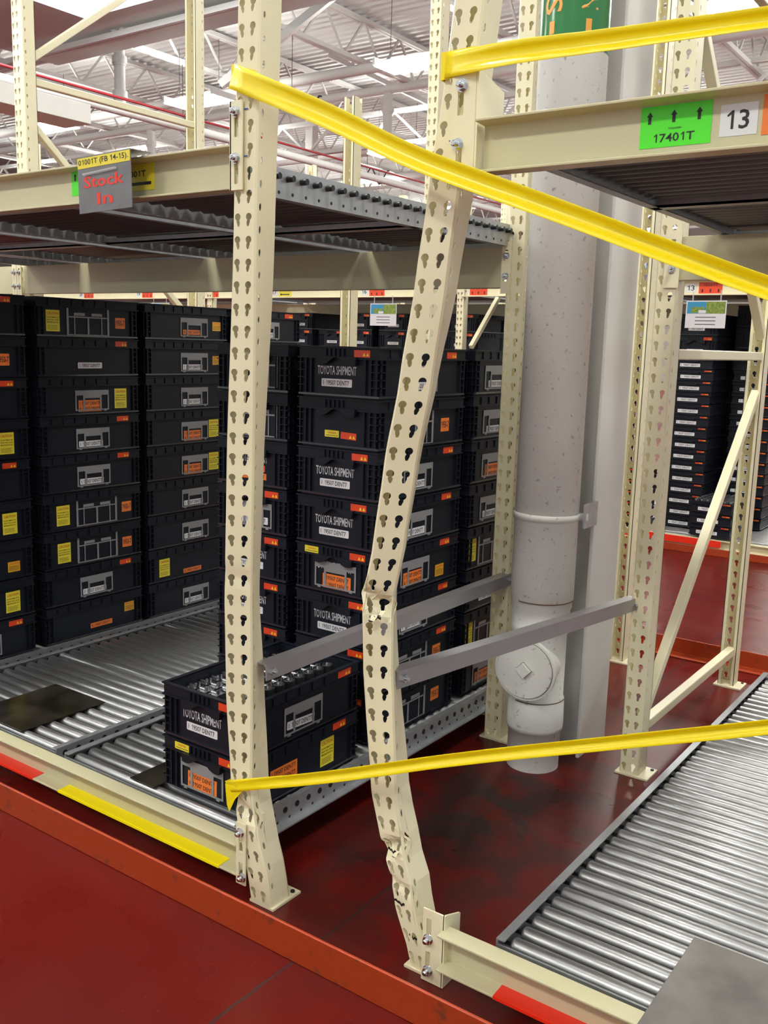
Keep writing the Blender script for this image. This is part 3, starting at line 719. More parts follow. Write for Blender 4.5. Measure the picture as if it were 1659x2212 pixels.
# ------------------------------------------------------------------ crates
CW, CL, CH, CP = 0.318, 0.495, 0.1548, 0.155
BODY = {}
def crate_meshes(Wd=CW, Ln=CL, H=CH, tray=False):
    key = (Wd, Ln, H)
    if key in BODY: return BODY[key]
    hx, hy = Wd / 2, Ln / 2; rb = H - 0.036 if not tray else H - 0.022
    ins = 0.009; m = MB(CRATE)
    # outer walls, floor, inner walls
    m.box(-hx + 0.014, hx - 0.014, -hy + 0.014, hy - 0.014, 0.0, 0.006)
    a = ins; wt = 0.004
    for (x0, x1, y0, y1) in ((-hx + a, hx - a, -hy + a, -hy + a + wt), (-hx + a, hx - a, hy - a - wt, hy - a), (-hx + a, -hx + a + wt, -hy + a, hy - a), (hx - a - wt, hx - a, -hy + a, hy - a)):
        m.box(x0, x1, y0, y1, 0.007, H - 0.002)
    m.box(-hx + 0.003, hx - 0.003, -hy + 0.003, hy - 0.003, 0.006, 0.012, CRATEL)
    if not tray:
        # recessed panels framed by ribs
        for s in (-1, 1):
            y = s * (hy - ins)
            for x in (-hx + 0.012, -hx + 0.034, -hx + 0.055, hx - 0.034, hx - 0.055, hx - 0.012):
                m.box(x - 0.0016, x + 0.0016, min(y, y + s * 0.008), max(y, y + s * 0.008), 0.014, rb)
            for z in (0.035, 0.058, 0.081, 0.104):
                for x0, x1 in ((-hx + 0.001, -hx + 0.034), (hx - 0.034, hx - 0.001)): m.box(x0, x1, min(y, y + s * 0.008), max(y, y + s * 0.008), z, z + 0.0025)
            x = s * (hx - ins)
            for yy in (-hy + 0.012, -hy + 0.034, hy - 0.034, hy - 0.012):
                m.box(min(x, x + s * 0.008), max(x, x + s * 0.008), yy - 0.0016, yy + 0.0016, 0.014, rb)
            for z in (0.035, 0.058, 0.081, 0.104):
                for y0, y1 in ((-hy + 0.001, -hy + 0.034), (hy - 0.034, hy - 0.001)): m.box(min(x, x + s * 0.008), max(x, x + s * 0.008), y0, y1, z, z + 0.0025)
            for yy in [(-0.19 + 0.055 * k) for k in range(6)]: m.box(min(x, x + s * 0.0085), max(x, x + s * 0.0085), yy - 0.002, yy + 0.002, rb + 0.006, H - 0.006)
    r = MB(CRATE)
    def ring(z0, z1, o, i):
        for (x0, x1, y0, y1) in ((-hx + o, hx - o, -hy + o, -hy + i), (-hx + o, hx - o, hy - i, hy - o), (-hx + o, -hx + i, -hy + i, hy - i), (hx - i, hx - o, -hy + i, hy - i)): r.box(x0, x1, y0, y1, z0, z1)
    ring(rb, rb + 0.004, 0.0, 0.010); ring(rb + 0.004, H - 0.004, 0.0045, 0.010); ring(H - 0.004, H, 0.0, 0.013)
    if not tray:
        for s in (-1, 1):   # wavy hand hold hood on both short ends
            y = s * (hy - 0.0045); pts = [(-0.075, rb + 0.006)]
            for k in range(17):
                u = -0.072 + 0.144 * k / 16; z = rb - 0.010 + 0.011 * math.cos(u / 0.072 * PI * 1.0) * (1 if abs(u) < 0.04 else 0.6) + 0.004 * math.cos(u / 0.018 * 1.2)
                pts.append((u, z))
            pts.append((0.075, rb + 0.006))
            r.prism(pts[::-1], min(y, y + s * 0.012), max(y, y + s * 0.012), 'y')
            for k in range(5): r.box(-0.048 + 0.017 * k, -0.0445 + 0.017 * k, min(y, y + s * 0.005), max(y, y + s * 0.005), rb + 0.008, H - 0.006)
    else:
        r.prism([(-0.035, rb - 0.008), (0.035, rb - 0.008), (0.045, rb + 0.004), (-0.045, rb + 0.004)], -hy - 0.004, -hy + 0.008, 'y')
    BODY[key] = (m.mesh('body'), r.mesh('rim')); return BODY[key]
END_Y = -CL / 2 + 0.009 - 0.0002; SIDE_X = CW / 2 - 0.009 + 0.0002
def put_sticker(t, kind, where, u, z, ln=CL, wd=CW, tilt=0.0, raise_=0.0):
    """where: 'end' (front, -Y): u from left in x;  'side' (+X): u from the near end in y;  rim stickers sit on the rim"""
    rim = z > 0.126
    if where == 'end':
        y = -ln / 2 + (0.0045 if rim else 0.009) - 0.0003 - raise_; loc = (-wd / 2 + u, y, z); rot = (PI / 2, tilt, 0)
    else:
        x = wd / 2 - (0.0045 if rim else 0.009) + 0.0003 + raise_; loc = (x, -ln / 2 + u, z); rot = (PI / 2, tilt, PI / 2)
    o = link(PNAME[kind], ST[kind], t, loc, rot); o['label'] = PLAB[kind]; return o
def crate(x, y, z, label, group, end=(), side=(), dims=None, rz=0.0, tray=False, name='plastic_crate', cat='crate'):
    bm, rm = crate_meshes(*(dims or (CW, CL, CH)), tray=tray)
    t = thing(name, label, cat, (x, y, z), group, rz)
    link('body', bm, t); link('rim', rm, t)
    Wd, Ln = (dims or (CW, CL, CH))[:2]
    for it in end: put_sticker(t, it[0], 'end', it[1], it[2], Ln, Wd, *(it[3:4] or (0,)), raise_=0.0012 if it[0] in () else 0)
    for it in side: put_sticker(t, it[0], 'side', it[1], it[2], Ln, Wd, *(it[3:4] or (0,)))
    return t
TAGS = ('tag', 0.405, 0.136); TAGE = ('tag', 0.248, 0.136)
Z0 = 0.150
# --- front pair
crate(-1.794, 1.952, Z0, 'lower black crate of the front pair with orange label in its end holder', 'front pair of crates',
      end=[('caution_strip', 0.075, 0.136), ('olabel2', 0.150, 0.048, 0.02), ('holder', 0.150, 0.062), TAGE],
      side=[('olabel2', 0.165, 0.070), ('caution', 0.355, 0.068), TAGS])
crate(-1.794, 1.952, Z0 + CP, 'upper open black crate of the front pair, filled with silver castings', 'front pair of crates',
      end=[('print', 0.150, 0.084), ('wlabel', 0.150, 0.048), TAGE], side=[('wlabel', 0.235, 0.044, 0.05), ('holder', 0.245, 0.062), ('tag', 0.425, 0.136)])
# --- centre stack (right), with white end lettering
TS = [('print', 0.150, 0.084), ('wlabel', 0.150, 0.046), TAGE]
S2E = [[TAGE], TS, TS, [('caution_strip', 0.065, 0.136), ('olabel2', 0.165, 0.042), ('print', 0.150, 0.092), ('holder', 0.160, 0.062), TAGE], TS, TS, [('caution_strip', 0.135, 0.045), ('tag', 0.20, 0.042, 0.04)], TS]
S2S = [[('holder_wide', 0.22, 0.058), ('o1950', 0.385, 0.066)], [('olabel2', 0.20, 0.040), ('holder_wide', 0.22, 0.058), ('o1950', 0.385, 0.066), TAGS], [('wlabel', 0.225, 0.040), ('holder', 0.235, 0.062), TAGS],
       [('olabel2', 0.225, 0.042), ('holder', 0.235, 0.062), ('caution_small', 0.385, 0.040), TAGS], [('wlabel', 0.225, 0.040), ('holder', 0.245, 0.062), TAGS], [('wlabel', 0.225, 0.040), ('holder', 0.235, 0.062), TAGS],
       [('holder_wide', 0.21, 0.058), ('o1950', 0.385, 0.066)], [('wlabel', 0.225, 0.040), ('holder', 0.245, 0.062), TAGS]]
for i in range(8):
    crate(-1.809, 2.530, Z0 + i * CP, 'black crate, %s, in the centre stack with %s end' % (ORD[7 - i], 'plain' if i in (0, 6) else 'white lettered' if S2E[i] is TS else 'orange labelled'), 'centre crate stack', S2E[i], S2S[i])
S1E = [[TAGE], [TAGE], TS, TS, [('wlabel', 0.17, 0.044), ('holder', 0.165, 0.062), TAGE], [('print', 0.150, 0.095), ('tag', 0.185, 0.062), ('olabel', 0.165, 0.036)],
       [('tag', 0.17, 0.06), ('holder_wide', 0.165, 0.062)], [('olabel', 0.17, 0.03), ('holder_wide', 0.165, 0.066)]]
for i in range(8):
    crate(-2.166, 2.530, Z0 + i * CP, 'black crate half behind the left damaged post, %s of its stack' % ORD[7 - i], 'crate stack behind the left damaged post', S1E[i], [])
S3S = [[('olabel2', 0.165, 0.042), ('holder', 0.17, 0.062)], [('caution', 0.045, 0.072), ('holder_wide', 0.185, 0.060)], [('wlabel', 0.17, 0.04)], [('caution', 0.045, 0.072), ('holder_wide', 0.19, 0.060)],
       [('wlabel', 0.17, 0.04), ('holder', 0.17, 0.062)], [('olabel2', 0.17, 0.042), ('holder', 0.17, 0.062)], [('wlabel', 0.17, 0.035), ('holder', 0.165, 0.062)], [('wlabel', 0.17, 0.04), ('holder', 0.165, 0.062)]]
for i in range(8):
    crate(-1.809, 3.083, Z0 + i * CP, 'black crate, %s, in the stack just left of the drain pipe' % ORD[7 - i], 'crate stack beside the pipe', [], S3S[i])
# --- dark crate wall on the left: four stacks, long sides facing the empty lane
H1 = lambda k, u=0.255: [(k, u - 0.01, 0.040), ('holder', u, 0.062)]
WA = [[('olabel', 0.275, 0.040), ('caution_small', 0.425, 0.085)], H1('wlabel') + [TAGS], [('caution', 0.10, 0.066), ('holder_wide', 0.265, 0.06), ('o1950', 0.42, 0.066)], [('caution', 0.10, 0.066), ('holder_wide', 0.265, 0.06), ('o1950', 0.42, 0.066)],
      H1('wlabel') + [TAGS], H1('wlabel') + [TAGS], H1('olabel2') + [('caution', 0.40, 0.066)], [('wlabel', 0.25, 0.048), TAGS], [('caution', 0.08, 0.066), ('holder_wide', 0.245, 0.06), ('o1950', 0.405, 0.066)]]
WB_ = [H1('wlabel', 0.29), [('caution', 0.10, 0.066), ('olabel', 0.27, 0.03)], H1('wlabel', 0.29), H1('wlabel', 0.29), H1('olabel2', 0.29) + [('caution', 0.41, 0.066)], H1('olabel2', 0.29) + [('caution', 0.41, 0.066)],
      H1('wlabel', 0.29), H1('wlabel', 0.29) + [('caution_small', 0.43, 0.07)], H1('olabel', 0.29) + [('caution_small', 0.43, 0.07)]]
W0 = [H1('wlabel', 0.26) + [TAGS], H1('wlabel', 0.26)[:0] + [('caution', 0.40, 0.066), ('holder', 0.255, 0.062)], [('caution_small', 0.41, 0.05)], [('caution', 0.40, 0.066)], [('holder', 0.255, 0.062), TAGS], [('caution', 0.40, 0.066)], [TAGS], [('o1950', 0.40, 0.07)], [TAGS]]
WC = [H1('wlabel')] * 8 + [H1('wlabel') + [TAGS]]
for nm, yc, S in (('nearest stack at the left edge', 1.940, W0), ('second stack of the dark crate wall', 2.480, WA), ('third stack of the dark crate wall', 3.010, WB_), ('fourth stack of the dark crate wall', 3.535, WC)):
    for i in range(9):
        crate(-3.40, yc, Z0 + i * CP, 'black crate, %s, in the %s' % (ORD[8 - i], nm), 'dark crate wall on the left', [], S[i])

# ------------------------------------------------------------------ castings in the open crates
def casting(x, y, z, first=[None]):
    if first[0] is None:
        mb = MB(CHROME, BLACKG)
        mb.box(-0.017, 0.017, -0.020, 0.020, 0, 0.030)
        mb.cyl((-0.015, -0.004, 0.031), (0.004, -0.004, 0.031), 0.006, 12)
        mb.cyl((0.011, -0.008, 0.030), (0.011, -0.008, 0.043), 0.0045, 10); mb.cyl((0.008, 0.010, 0.030), (0.008, 0.010, 0.041), 0.0035, 8)
        o = link('metal_casting', mb.mesh('metal_casting'), None, (x, y, z))
        tag(o, 'small silver cast metal part packed in the open front crate', 'metal part', 'castings in the open front crate'); first[0] = o; return o
    c = first[0].copy(); COL.objects.link(c); c.location = (x, y, z); return c
def plug(x, y, z, first=[None]):
    if first[0] is None:
        mb = MB(BLACKG, CHROME); mb.cyl((0, 0, 0), (0, 0, 0.020), 0.0195, 18, CHROME, True, True); mb.cyl((0, 0, 0.020), (0, 0, 0.046), 0.0170, 18, 0, True, False)
        mb.lathe([(0.0170, 0.046), (0.0165, 0.049), (0.0125, 0.049), (0.0125, 0.034), (0.0, 0.034)], (0, 0, 0), 18, 0)
        o = link('pump_body', mb.mesh('pump_body'), None, (x, y, z)); tag(o, 'round black capped metal part with silver ring in the open front crate', 'metal part', 'round parts in the open front crate'); first[0] = o; return o
    c = first[0].copy(); COL.objects.link(c); c.location = (x, y, z); return c
zc = Z0 + CP + 0.014
mb = MB(BLACKG); mb.box(-1.935, -1.655, 1.722, 2.182, zc, zc + 0.078)
single('foam_tray', mb, 'dark packing insert inside the open front crate', 'packing tray', bevel=0.002)
for r in range(10):
    yy = 1.755 + r * 0.0435
    for x in (-1.920, -1.876, -1.832, -1.672): casting(x, yy, zc + 0.0785)
    for x in (-1.762, -1.718): (plug if x == -1.718 else casting)(x, yy, zc + 0.0785)

# ------------------------------------------------------------------ plates lying on the rollers
def flat_plate(x0, x1, y0, y1, m, label, z=0.1495, t=0.004):
    mb = MB(m); mb.box(x0, x1, y0, y1, z, z + t); single('steel_plate', mb, label, 'steel plate', 'steel plates on the rollers', bevel=0.001)
flat_plate(-2.86, -2.583, 1.672, 2.0, PLATE, 'dark oily steel plate lying on the empty left roller lane')
flat_plate(-2.06, -1.96, 1.675, 1.90, PLATE, 'dark steel plate sticking out beside the front pair of crates')
flat_plate(-0.515, -0.05, 1.58, 1.935, PLATE2, 'bare worn steel plate at the lower right corner on rollers')

# ------------------------------------------------------------------ yellow barrier tapes
def tape(label, pts, w, fold, wrap=None):
    """pts: centre points (x,y,z); cross-section is a shallow V across the width"""
    t = thing('barrier_tape', label, 'barrier tape', pts[-1], 'yellow barrier tapes')
    P = []
    for a in range(len(pts) - 1):
        for k in range(8): P.append(Vector(pts[a]).lerp(Vector(pts[a + 1]), k / 8))
    P.append(Vector(pts[-1]))
    # smooth a little
    for _ in range(6): P = [P[0]] + [(P[i - 1] + P[i] * 2 + P[i + 1]) / 4 for i in range(1, len(P) - 1)] + [P[-1]]
    mb = MB(TAPE); vs = []; n = len(P)
    for i, p in enumerate(P):
        d = (P[min(i + 1, n - 1)] - P[max(i - 1, 0)]).normalized(); up = Vector((0, 0, 1)); s = d.cross(up).normalized(); u = s.cross(d)
        if u.z < 0: u = -u
        f = fold * min(1.0, i / 6.0); ww = w[0] + (w[1] - w[0]) * i / (n - 1)
        for q, o in ((1.0, -f), (0.55, -f * 0.2), (0.05, f), (-0.5, -f * 0.4), (-1.0, -f * 1.3)):
            vs.append(tuple(p + u * (ww / 2 * q) + Vector((0, o, 0)) + Vector((0, 0.0006 * math.sin(i * 1.7 + q * 3), 0))))
    k = 5; fs = [(i * k + j, (i + 1) * k + j, (i + 1) * k + j + 1, i * k + j + 1) for i in range(n - 1) for j in range(k - 1)]
    mb.add(vs, fs, 0, True); o = part('strip', mb, t); mods(o, 0, 0.0006)
    if wrap:
        x0, x1, y0, y1, z0, z1, sl = wrap
        mb = MB(TAPE); c = [(x1, y0), (x0, y0), (x0 - 0.001, y0 + 0.05)]
        vs = []
        for j, (x, y) in enumerate(c): vs += [(x, y, z0 + sl * (x - x0)), (x, y, z1 + sl * (x - x0))]
        mb.add(vs, [(2 * i, 2 * i + 2, 2 * i + 3, 2 * i + 1) for i in range(2)]); o = part('wrap', mb, t); mods(o, 0, 0.0008)
    return t
tape('yellow barrier tape slanting down from the top of the left damaged post', [(-1.583, 1.604, 1.972), (-1.30, 1.596, 1.858), (-1.07, 1.583, 1.750), (-0.772, 1.575, 1.642), (-0.397, 1.56, 1.501), (0.2, 1.54, 1.30)], (0.052, 0.030), 0.010,
     (-1.585, -1.512, 1.606, 1.690, 1.948, 1.998, -0.32))
tape('yellow barrier tape stretched right from the top of the bent post', [(-1.050, 1.640, 1.930), (-0.86, 1.60, 1.918), (-0.705, 1.585, 1.907), (-0.433, 1.56, 1.893), (0.2, 1.52, 1.862)], (0.046, 0.027), 0.008,
     (-1.060, -0.985, 1.641, 1.725, 1.905, 1.955, 0.02))
TLOW = tape('yellow barrier tape running low from the left damaged post to the right edge', [(-1.603, 1.606, 0.292), (-1.25, 1.592, 0.432), (-0.909, 1.58, 0.580), (-0.331, 1.56, 0.807), (0.2, 1.545, 1.02)], (0.030, 0.023), 0.006,
     (-1.606, -1.532, 1.607, 1.66, 0.276, 0.306, 0.4))
mb = MB(TAPE); mb.add([(-1.606, 1.604, 0.300), (-1.545, 1.604, 0.300), (-1.572, 1.6035, 0.268), (-1.592, 1.604, 0.228), (-1.600, 1.604, 0.245)], [(0, 4, 3, 2, 1)])
tl = part('gathered_end', mb, TLOW, label='gathered end of the tape hanging down the post'); mods(tl, 0, 0.001)

# ------------------------------------------------------------------ white drain pipe and column
pc = (-1.343, 2.812, 0.0)
t = thing('drain_pipe', 'thick white vertical drain pipe with cleanout cap near the floor', 'pipe', pc)
mb = MB(WPIPE)
mb.lathe([(0.088, 0.0), (0.088, 0.135), (0.094, 0.136), (0.096, 0.150), (0.094, 0.245), (0.090, 0.247), (0.090, 0.47), (0.094, 0.475), (0.096, 0.485), (0.096, 0.50), (0.094, 0.502), (0.096, 0.555), (0.1, 0.56), (0.1, 0.585), (0.104, 0.588), (0.104, 4.2)], pc, 40)
part('pipe_body', mb, t)
for z, r in ((0.246, 0.0955), (0.588, 0.1045)):
    k = MB(GRUST); k.lathe([(r, -0.0015), (r + 0.0008, 0), (r, 0.0015)], (pc[0], pc[1], z), 40, 0, -1.9, 0.25); part('rust_ring', k, t, label='rust stained joint')
k = MB(WPIPE); d = Vector((0.10, -1, 0)).normalized(); c = Vector((pc[0], pc[1], 0.368))
k.cyl(c, c + d * 0.105, 0.088, 36); k.cyl(c + d * 0.105, c + d * 0.122, 0.104, 40); k.cyl(c + d * 0.122, c + d * 0.1228, 0.0965, 40, GRIME); k.cyl(c + d * 0.122, c + d * 0.128, 0.094, 40)
c2 = c + d * 0.128; s = d.cross(Vector((0, 0, 1))).normalized()
M = Matrix.Translation(c2) @ Matrix(((s.x, 0, d.x, 0), (s.y, 0, d.y, 0), (0, 1, 0, 0), (0, 0, 0, 1)))
k.prism([(0.0285, 0.004), (0.003, 0.0295), (-0.0275, 0.002), (-0.002, -0.0255)], 0, 0.0012, 'z', GRIME, M); k.prism([(0.026, 0.004), (0.003, 0.027), (-0.025, 0.002), (-0.002, -0.023)], 0, 0.014, 'z', 0, M)
part('cleanout_cap', k, t, label='round screw-in cleanout cap with square boss')
k = MB(WPIPE); k.lathe([(0.105, 0.0), (0.108, 0.0), (0.108, 0.022), (0.105, 0.022)], (pc[0], pc[1], 0.856), 40)
k.box(pc[0] + 0.09, pc[0] + 0.125, 2.85, 2.86, 0.856, 0.878); k.box(pc[0] + 0.115, pc[0] + 0.121, 2.84, 2.944, 0.83, 0.91, GALV); part('clamp', k, t)
GZ0 = 2.268
mb = MB(GREENV, ORINK); mb.lathe([(0.1052, 0.0), (0.1052, 0.75)], (pc[0], pc[1], GZ0), 48, 0, -2.6, 0.5)
def wrapfn(p):
    # p.x runs up the pipe turned by 90 degrees, p.y is the arc length
    a = p[1] / 0.1062; return (pc[0] + 0.1062 * math.cos(a), pc[1] + 0.1062 * math.sin(a), GZ0 + p[0])
# rotated capitals reading downwards; arc position measured as angle*radius
def letter(ch, a_mid, z, h, w):
    r = 0.1062
    vs, fs = text_geo(ch)
    P = []
    for u, v in vs:
        ang = a_mid + (0.5 - 0.0 - v) * -h / r; P.append((pc[0] + r * math.cos(ang), pc[1] + r * math.sin(ang), GZ0 + z + (1 - u) * w))
    mb.add(P, fs, ORINK)
letter('S', -1.80, 0.100, 0.062, 0.048); letter('N', -0.73, 0.106, 0.052, 0.036)
for am in (-1.81, -0.75):
    P = []
    for i in range(7):
        a = am + (i / 6 - 0.5) * 0.018 / 0.1062
        for z in (0.045, 0.080): P.append((pc[0] + 0.1062 * math.cos(a), pc[1] + 0.1062 * math.sin(a), GZ0 + z))
    mb.add(P, [(2 * i, 2 * i + 2, 2 * i + 3, 2 * i + 1) for i in range(6)], ORINK)
part('pipe_marker', mb, t, label='green wrap-around marker with orange letters')

mb = MB(WCOL); cx0, cx1, cy0, cy1 = -1.43, -1.232, 2.945, 3.175
mb.box(cx1 - 0.012, cx1, cy0, cy1, 0, 7.7); mb.box(cx0, cx0 + 0.012, cy0, cy1, 0, 7.7); mb.box(cx0 + 0.012, cx1 - 0.012, 3.03, 3.04, 0, 7.7)
single('steel_column', mb, 'white painted steel building column behind the drain pipe', 'column', bevel=0.002)
for i, (x, y) in enumerate(((-13.5, 14.0), (-17.5, 20.5), (-6.9, 18.5))):
    mb = MB(WCOL); mb.box(x, x + 0.25, y, y + 0.25, 0, 7.7)
    single('steel_column', mb, ('white building column behind the upper left frame', 'distant white building column left of the tape', 'distant grey column under the pipe in the middle')[i], 'column', 'distant columns', bevel=0.01)
mb = MB(WCOL)   # grey box duct at the far left
mb.box(-7.35, -7.0, 3.9, 5.42, 3.165, 3.32); single('box_duct', mb, 'pale grey box duct behind the tall left frame', 'duct', bevel=0.004)
mb = MB(TRUSS); mb.cyl((-8, 20, 3.3), (-4.5, 30, 3.3), 0.45, 20); single('round_duct', mb, 'round white duct in the distance left of the pipe', 'duct')

# ------------------------------------------------------------------ signs and labels on the beams
def flat(name, w, h, m, loc, label, cat, group=None, texts=(), extra=None, tilt=0.0, rz=0.0, r=0.0):
    mb = sticker(w, h, m, r)
    for (s, x, y, tw_, th, mm) in texts: mb.text(s, x, y, tw_, th, mm, 0.0008)
    if extra: extra(mb)
    o = link(name, mb.mesh(name), None, loc, (PI / 2, tilt, rz)); tag(o, label, cat, group); return o
def up_arrow(mb, x, y, h, w, m=INK, z=0.0008):
    mb.add([(x - w * 0.25, y, z), (x + w * 0.25, y, z), (x + w * 0.25, y + h * 0.62, z), (x - w * 0.25, y + h * 0.62, z), (x - w * 0.5, y + h * 0.60, z), (x + w * 0.5, y + h * 0.60, z), (x, y + h, z)], [(0, 1, 2, 3), (4, 5, 6)], m)
YW = 1.6465
def g1(mb):
    for x in (-0.045, -0.003, 0.040): up_arrow(mb, x, 0.005, 0.020, 0.011)
flat('beam_label', 0.122, 0.068, GREENLAB, (-0.597, 1.6585, 1.779), 'neon green location label with three arrows on the upper right beam', 'label', 'beam labels',
     [('17401T', -0.036, -0.026, 0.070, 0.014, INK), ('TN265000-', -0.012, -0.006, 0.024, 0.003, INK)], g1)
flat('beam_label', 0.060, 0.050, WLAB, (-0.492, 1.6585, 1.777), 'white number card thirteen on the upper right beam', 'label', 'beam labels', [('13', -0.019, -0.015, 0.036, 0.030, INK)])
flat('beam_label', 0.10, 0.062, OLAB, (-0.405, 1.6585, 1.780), 'orange location label cut by the right edge on the upper beam', 'label', 'beam labels')
def y1(mb): mb.box(-0.06, 0.055, -0.019, -0.0115, 0.0004, 0.0008, INK)
flat('beam_label', 0.135, 0.064, YLAB, (-1.955, YW, 1.792), 'yellow location label with black bar partly behind the stock sign', 'label', 'beam labels', [('01001T', -0.052, 0.001, 0.088, 0.015, INK)], y1)
def g2(mb): up_arrow(mb, -0.042, 0.004, 0.019, 0.012)
flat('beam_label', 0.115, 0.066, GREENLAB, (-2.155, YW, 1.797), 'neon green location label left of the stock sign', 'label', 'beam labels', [('4', -0.026, -0.028, 0.008, 0.012, INK)], g2)
t = thing('hanging_sign', 'grey metal stock sign with yellow strip hooked over the upper left beam', 'sign', (-1.975, 1.57, 1.70))
M = Matrix.Rotation(-0.03, 4, 'X') @ Matrix.Rotation(0.045, 4, 'Y')
mb = MB(SIGNG)
def pl(mb, x0, x1, z0, z1, y0, y1, m): mb.box(x0, x1, y0, y1, z0, z1, m)
pl(mb, -0.105, 0.095, 0.005, 0.140, -0.001, 0.001, 0); mb.box(-0.105, 0.10, 0.001, 0.058, 0.137, 0.139); part('sign_plate', mb, t, False)
t.rotation_euler = (0, -0.03, 0)
mb = MB(YLAB); mb.box(-0.104, 0.094, -0.0018, -0.0012, 0.112, 0.137)
mb.text('01001T (FB 14-15).', -0.100, 0.116, 0.188, 0.017, INK, 0.0, fn=lambda p: (p[0], -0.0022, p[1])); part('yellow_strip', mb, t, False, label='yellow strip with black location code')
mb = MB(SREDP)
for s, x, z, w_, h_ in (('Stock', -0.083, 0.064, 0.150, 0.028), ('In', -0.034, 0.022, 0.058, 0.028)):
    for o in (0, 0.0012, 0.0024): mb.text(s, x + o, z, w_, h_, 0, 0.0, fn=lambda p: (p[0], -0.0016 - o * 0.05, p[1]))
part('red_lettering', mb, t, False, label='red hand-made lettering')
mb = MB(CLEAR); mb.cyl((-0.078, -0.006, 0.096), (0.045, -0.006, 0.100), 0.003, 8); part('plastic_sleeve_edge', mb, t, False, label='clear rolled plastic sleeve')

# ------------------------------------------------------------------ the next rack across the aisle
FY = 7.0
def far_beam(label, x0, x1, y, z0, z1, op=-1):
    mb = MB(CREAM); channel(mb, x0, x1, y, z0, z1, 0.05, op=op); return single('rack_beam', mb, label, 'rack beam', 'far rack beams')
far_beam('long cream label beam of the next rack, left of the pipe', -12.3, -4.15, FY - 0.27, 1.795, 1.895)
far_beam('long cream label beam of the next rack, between pipe and damaged posts', -4.05, -1.40, FY - 0.27, 1.795, 1.895)
far_beam('cream label beam of the next rack at the right edge', -1.25, 2.0, FY - 0.27, 1.795, 1.895)
far_beam('deep shaded inner beam of the next rack, left part', -12.3, -4.05, 8.0, 1.62, 1.80)
far_beam('deep shaded inner beam of the next rack, right part', -3.95, 2.0, 8.0, 1.62, 1.80)
far_beam('low cream beam of the next rack, left part', -12.3, -4.15, FY - 0.24, 0.03, 0.108)
far_beam('low cream beam of the next rack, middle part', -4.05, -1.40, FY - 0.24, 0.03, 0.108)
far_beam('low cream beam of the next rack, right part', -1.25, 2.0, FY - 0.24, 0.03, 0.108)
PL = ['cream post of the next rack at the right edge of the picture', 'tall cream front post of the next rack just left of the pipe',
      'cream front post of the next rack seen over the left crate wall', 'cream front post of the next rack at the far left',
      'cream inner post of the next rack right of the white column', 'right one of two thin inner posts in the next rack',
      'left one of two thin inner posts in the next rack', 'cream inner post of the next rack above the left crate wall',
      'cream inner post of the next rack between the damaged posts', 'farthest left front post of the next rack']
for i, (x, y, fy_, ht) in enumerate(((-1.33, 6.70, 1, 3.6), (-4.10, 6.70, 1, 4.2), (-6.95, 6.70, 1, 3.0), (-9.7, 6.70, 1, 3.5), (-2.74, 8.6, 1, 2.2), (-4.5, 8.6, 1, 2.9), (-4.85, 8.7, 1, 2.9), (-6.98, 8.3, -1, 3.3), (-5.75, 8.2, 1, 2.9), (-12.2, 6.7, 1, 3.6))):
    straight(PL[i], x, y, fy_, ht, n=8, group='far rack posts', side=False)
mb = MB(CREAM); bar(mb, (-4.065, 6.9, 1.35), (-4.065, 8.5, 1.35), 0.035, 0.035); bar(mb, (-4.065, 6.9, 1.40), (-4.065, 7.9, 2.4), 0.035, 0.035); single('frame_brace', mb, 'cream frame braces of the next rack, seen left of the pipe', 'brace')
# deck above the far rack so it stays shaded, as in the photo
lane('roller lane of the next rack across the aisle, right part', -2.55, -1.45, 6.80, 8.2, 0.10, group='far roller lanes', n_max=28, cross=False, holes=False)
lane('roller lane of the next rack across the aisle, middle part', -4.00, -2.62, 6.80, 8.2, 0.10, group='far roller lanes', n_max=28, cross=False, holes=False)
lane('roller lane of the next rack across the aisle, left part', -6.85, -4.20, 6.80, 8.2, 0.10, group='far roller lanes', n_max=28, cross=False, holes=False)
lane('raised far roller deck of the next rack, right part', -2.60, -1.28, 6.80, 8.1, 1.86, group='far raised decks', n_max=28, cross=False, holes=False)
lane('raised far roller deck of the next rack, middle part', -4.0, -2.66, 6.80, 8.1, 1.86, group='far raised decks', n_max=28, cross=False, holes=False)
lane('raised far roller deck of the next rack, left part', -6.85, -4.15, 6.80, 8.1, 1.86, group='far raised decks', n_max=28, cross=False, holes=False)
lane('raised far roller deck of the next rack, far left part', -9.6, -7.0, 6.80, 8.1, 1.86, group='far raised decks', n_max=28, cross=False, holes=False)
mb = MB(RTAPE); mb.box(-2.56, -1.86, 6.7085, 6.7095, 0.056, 0.104)
single('floor_tape', mb, 'red tape strip on the low beam of the next rack', 'tape', 'coloured tape on the low beams')
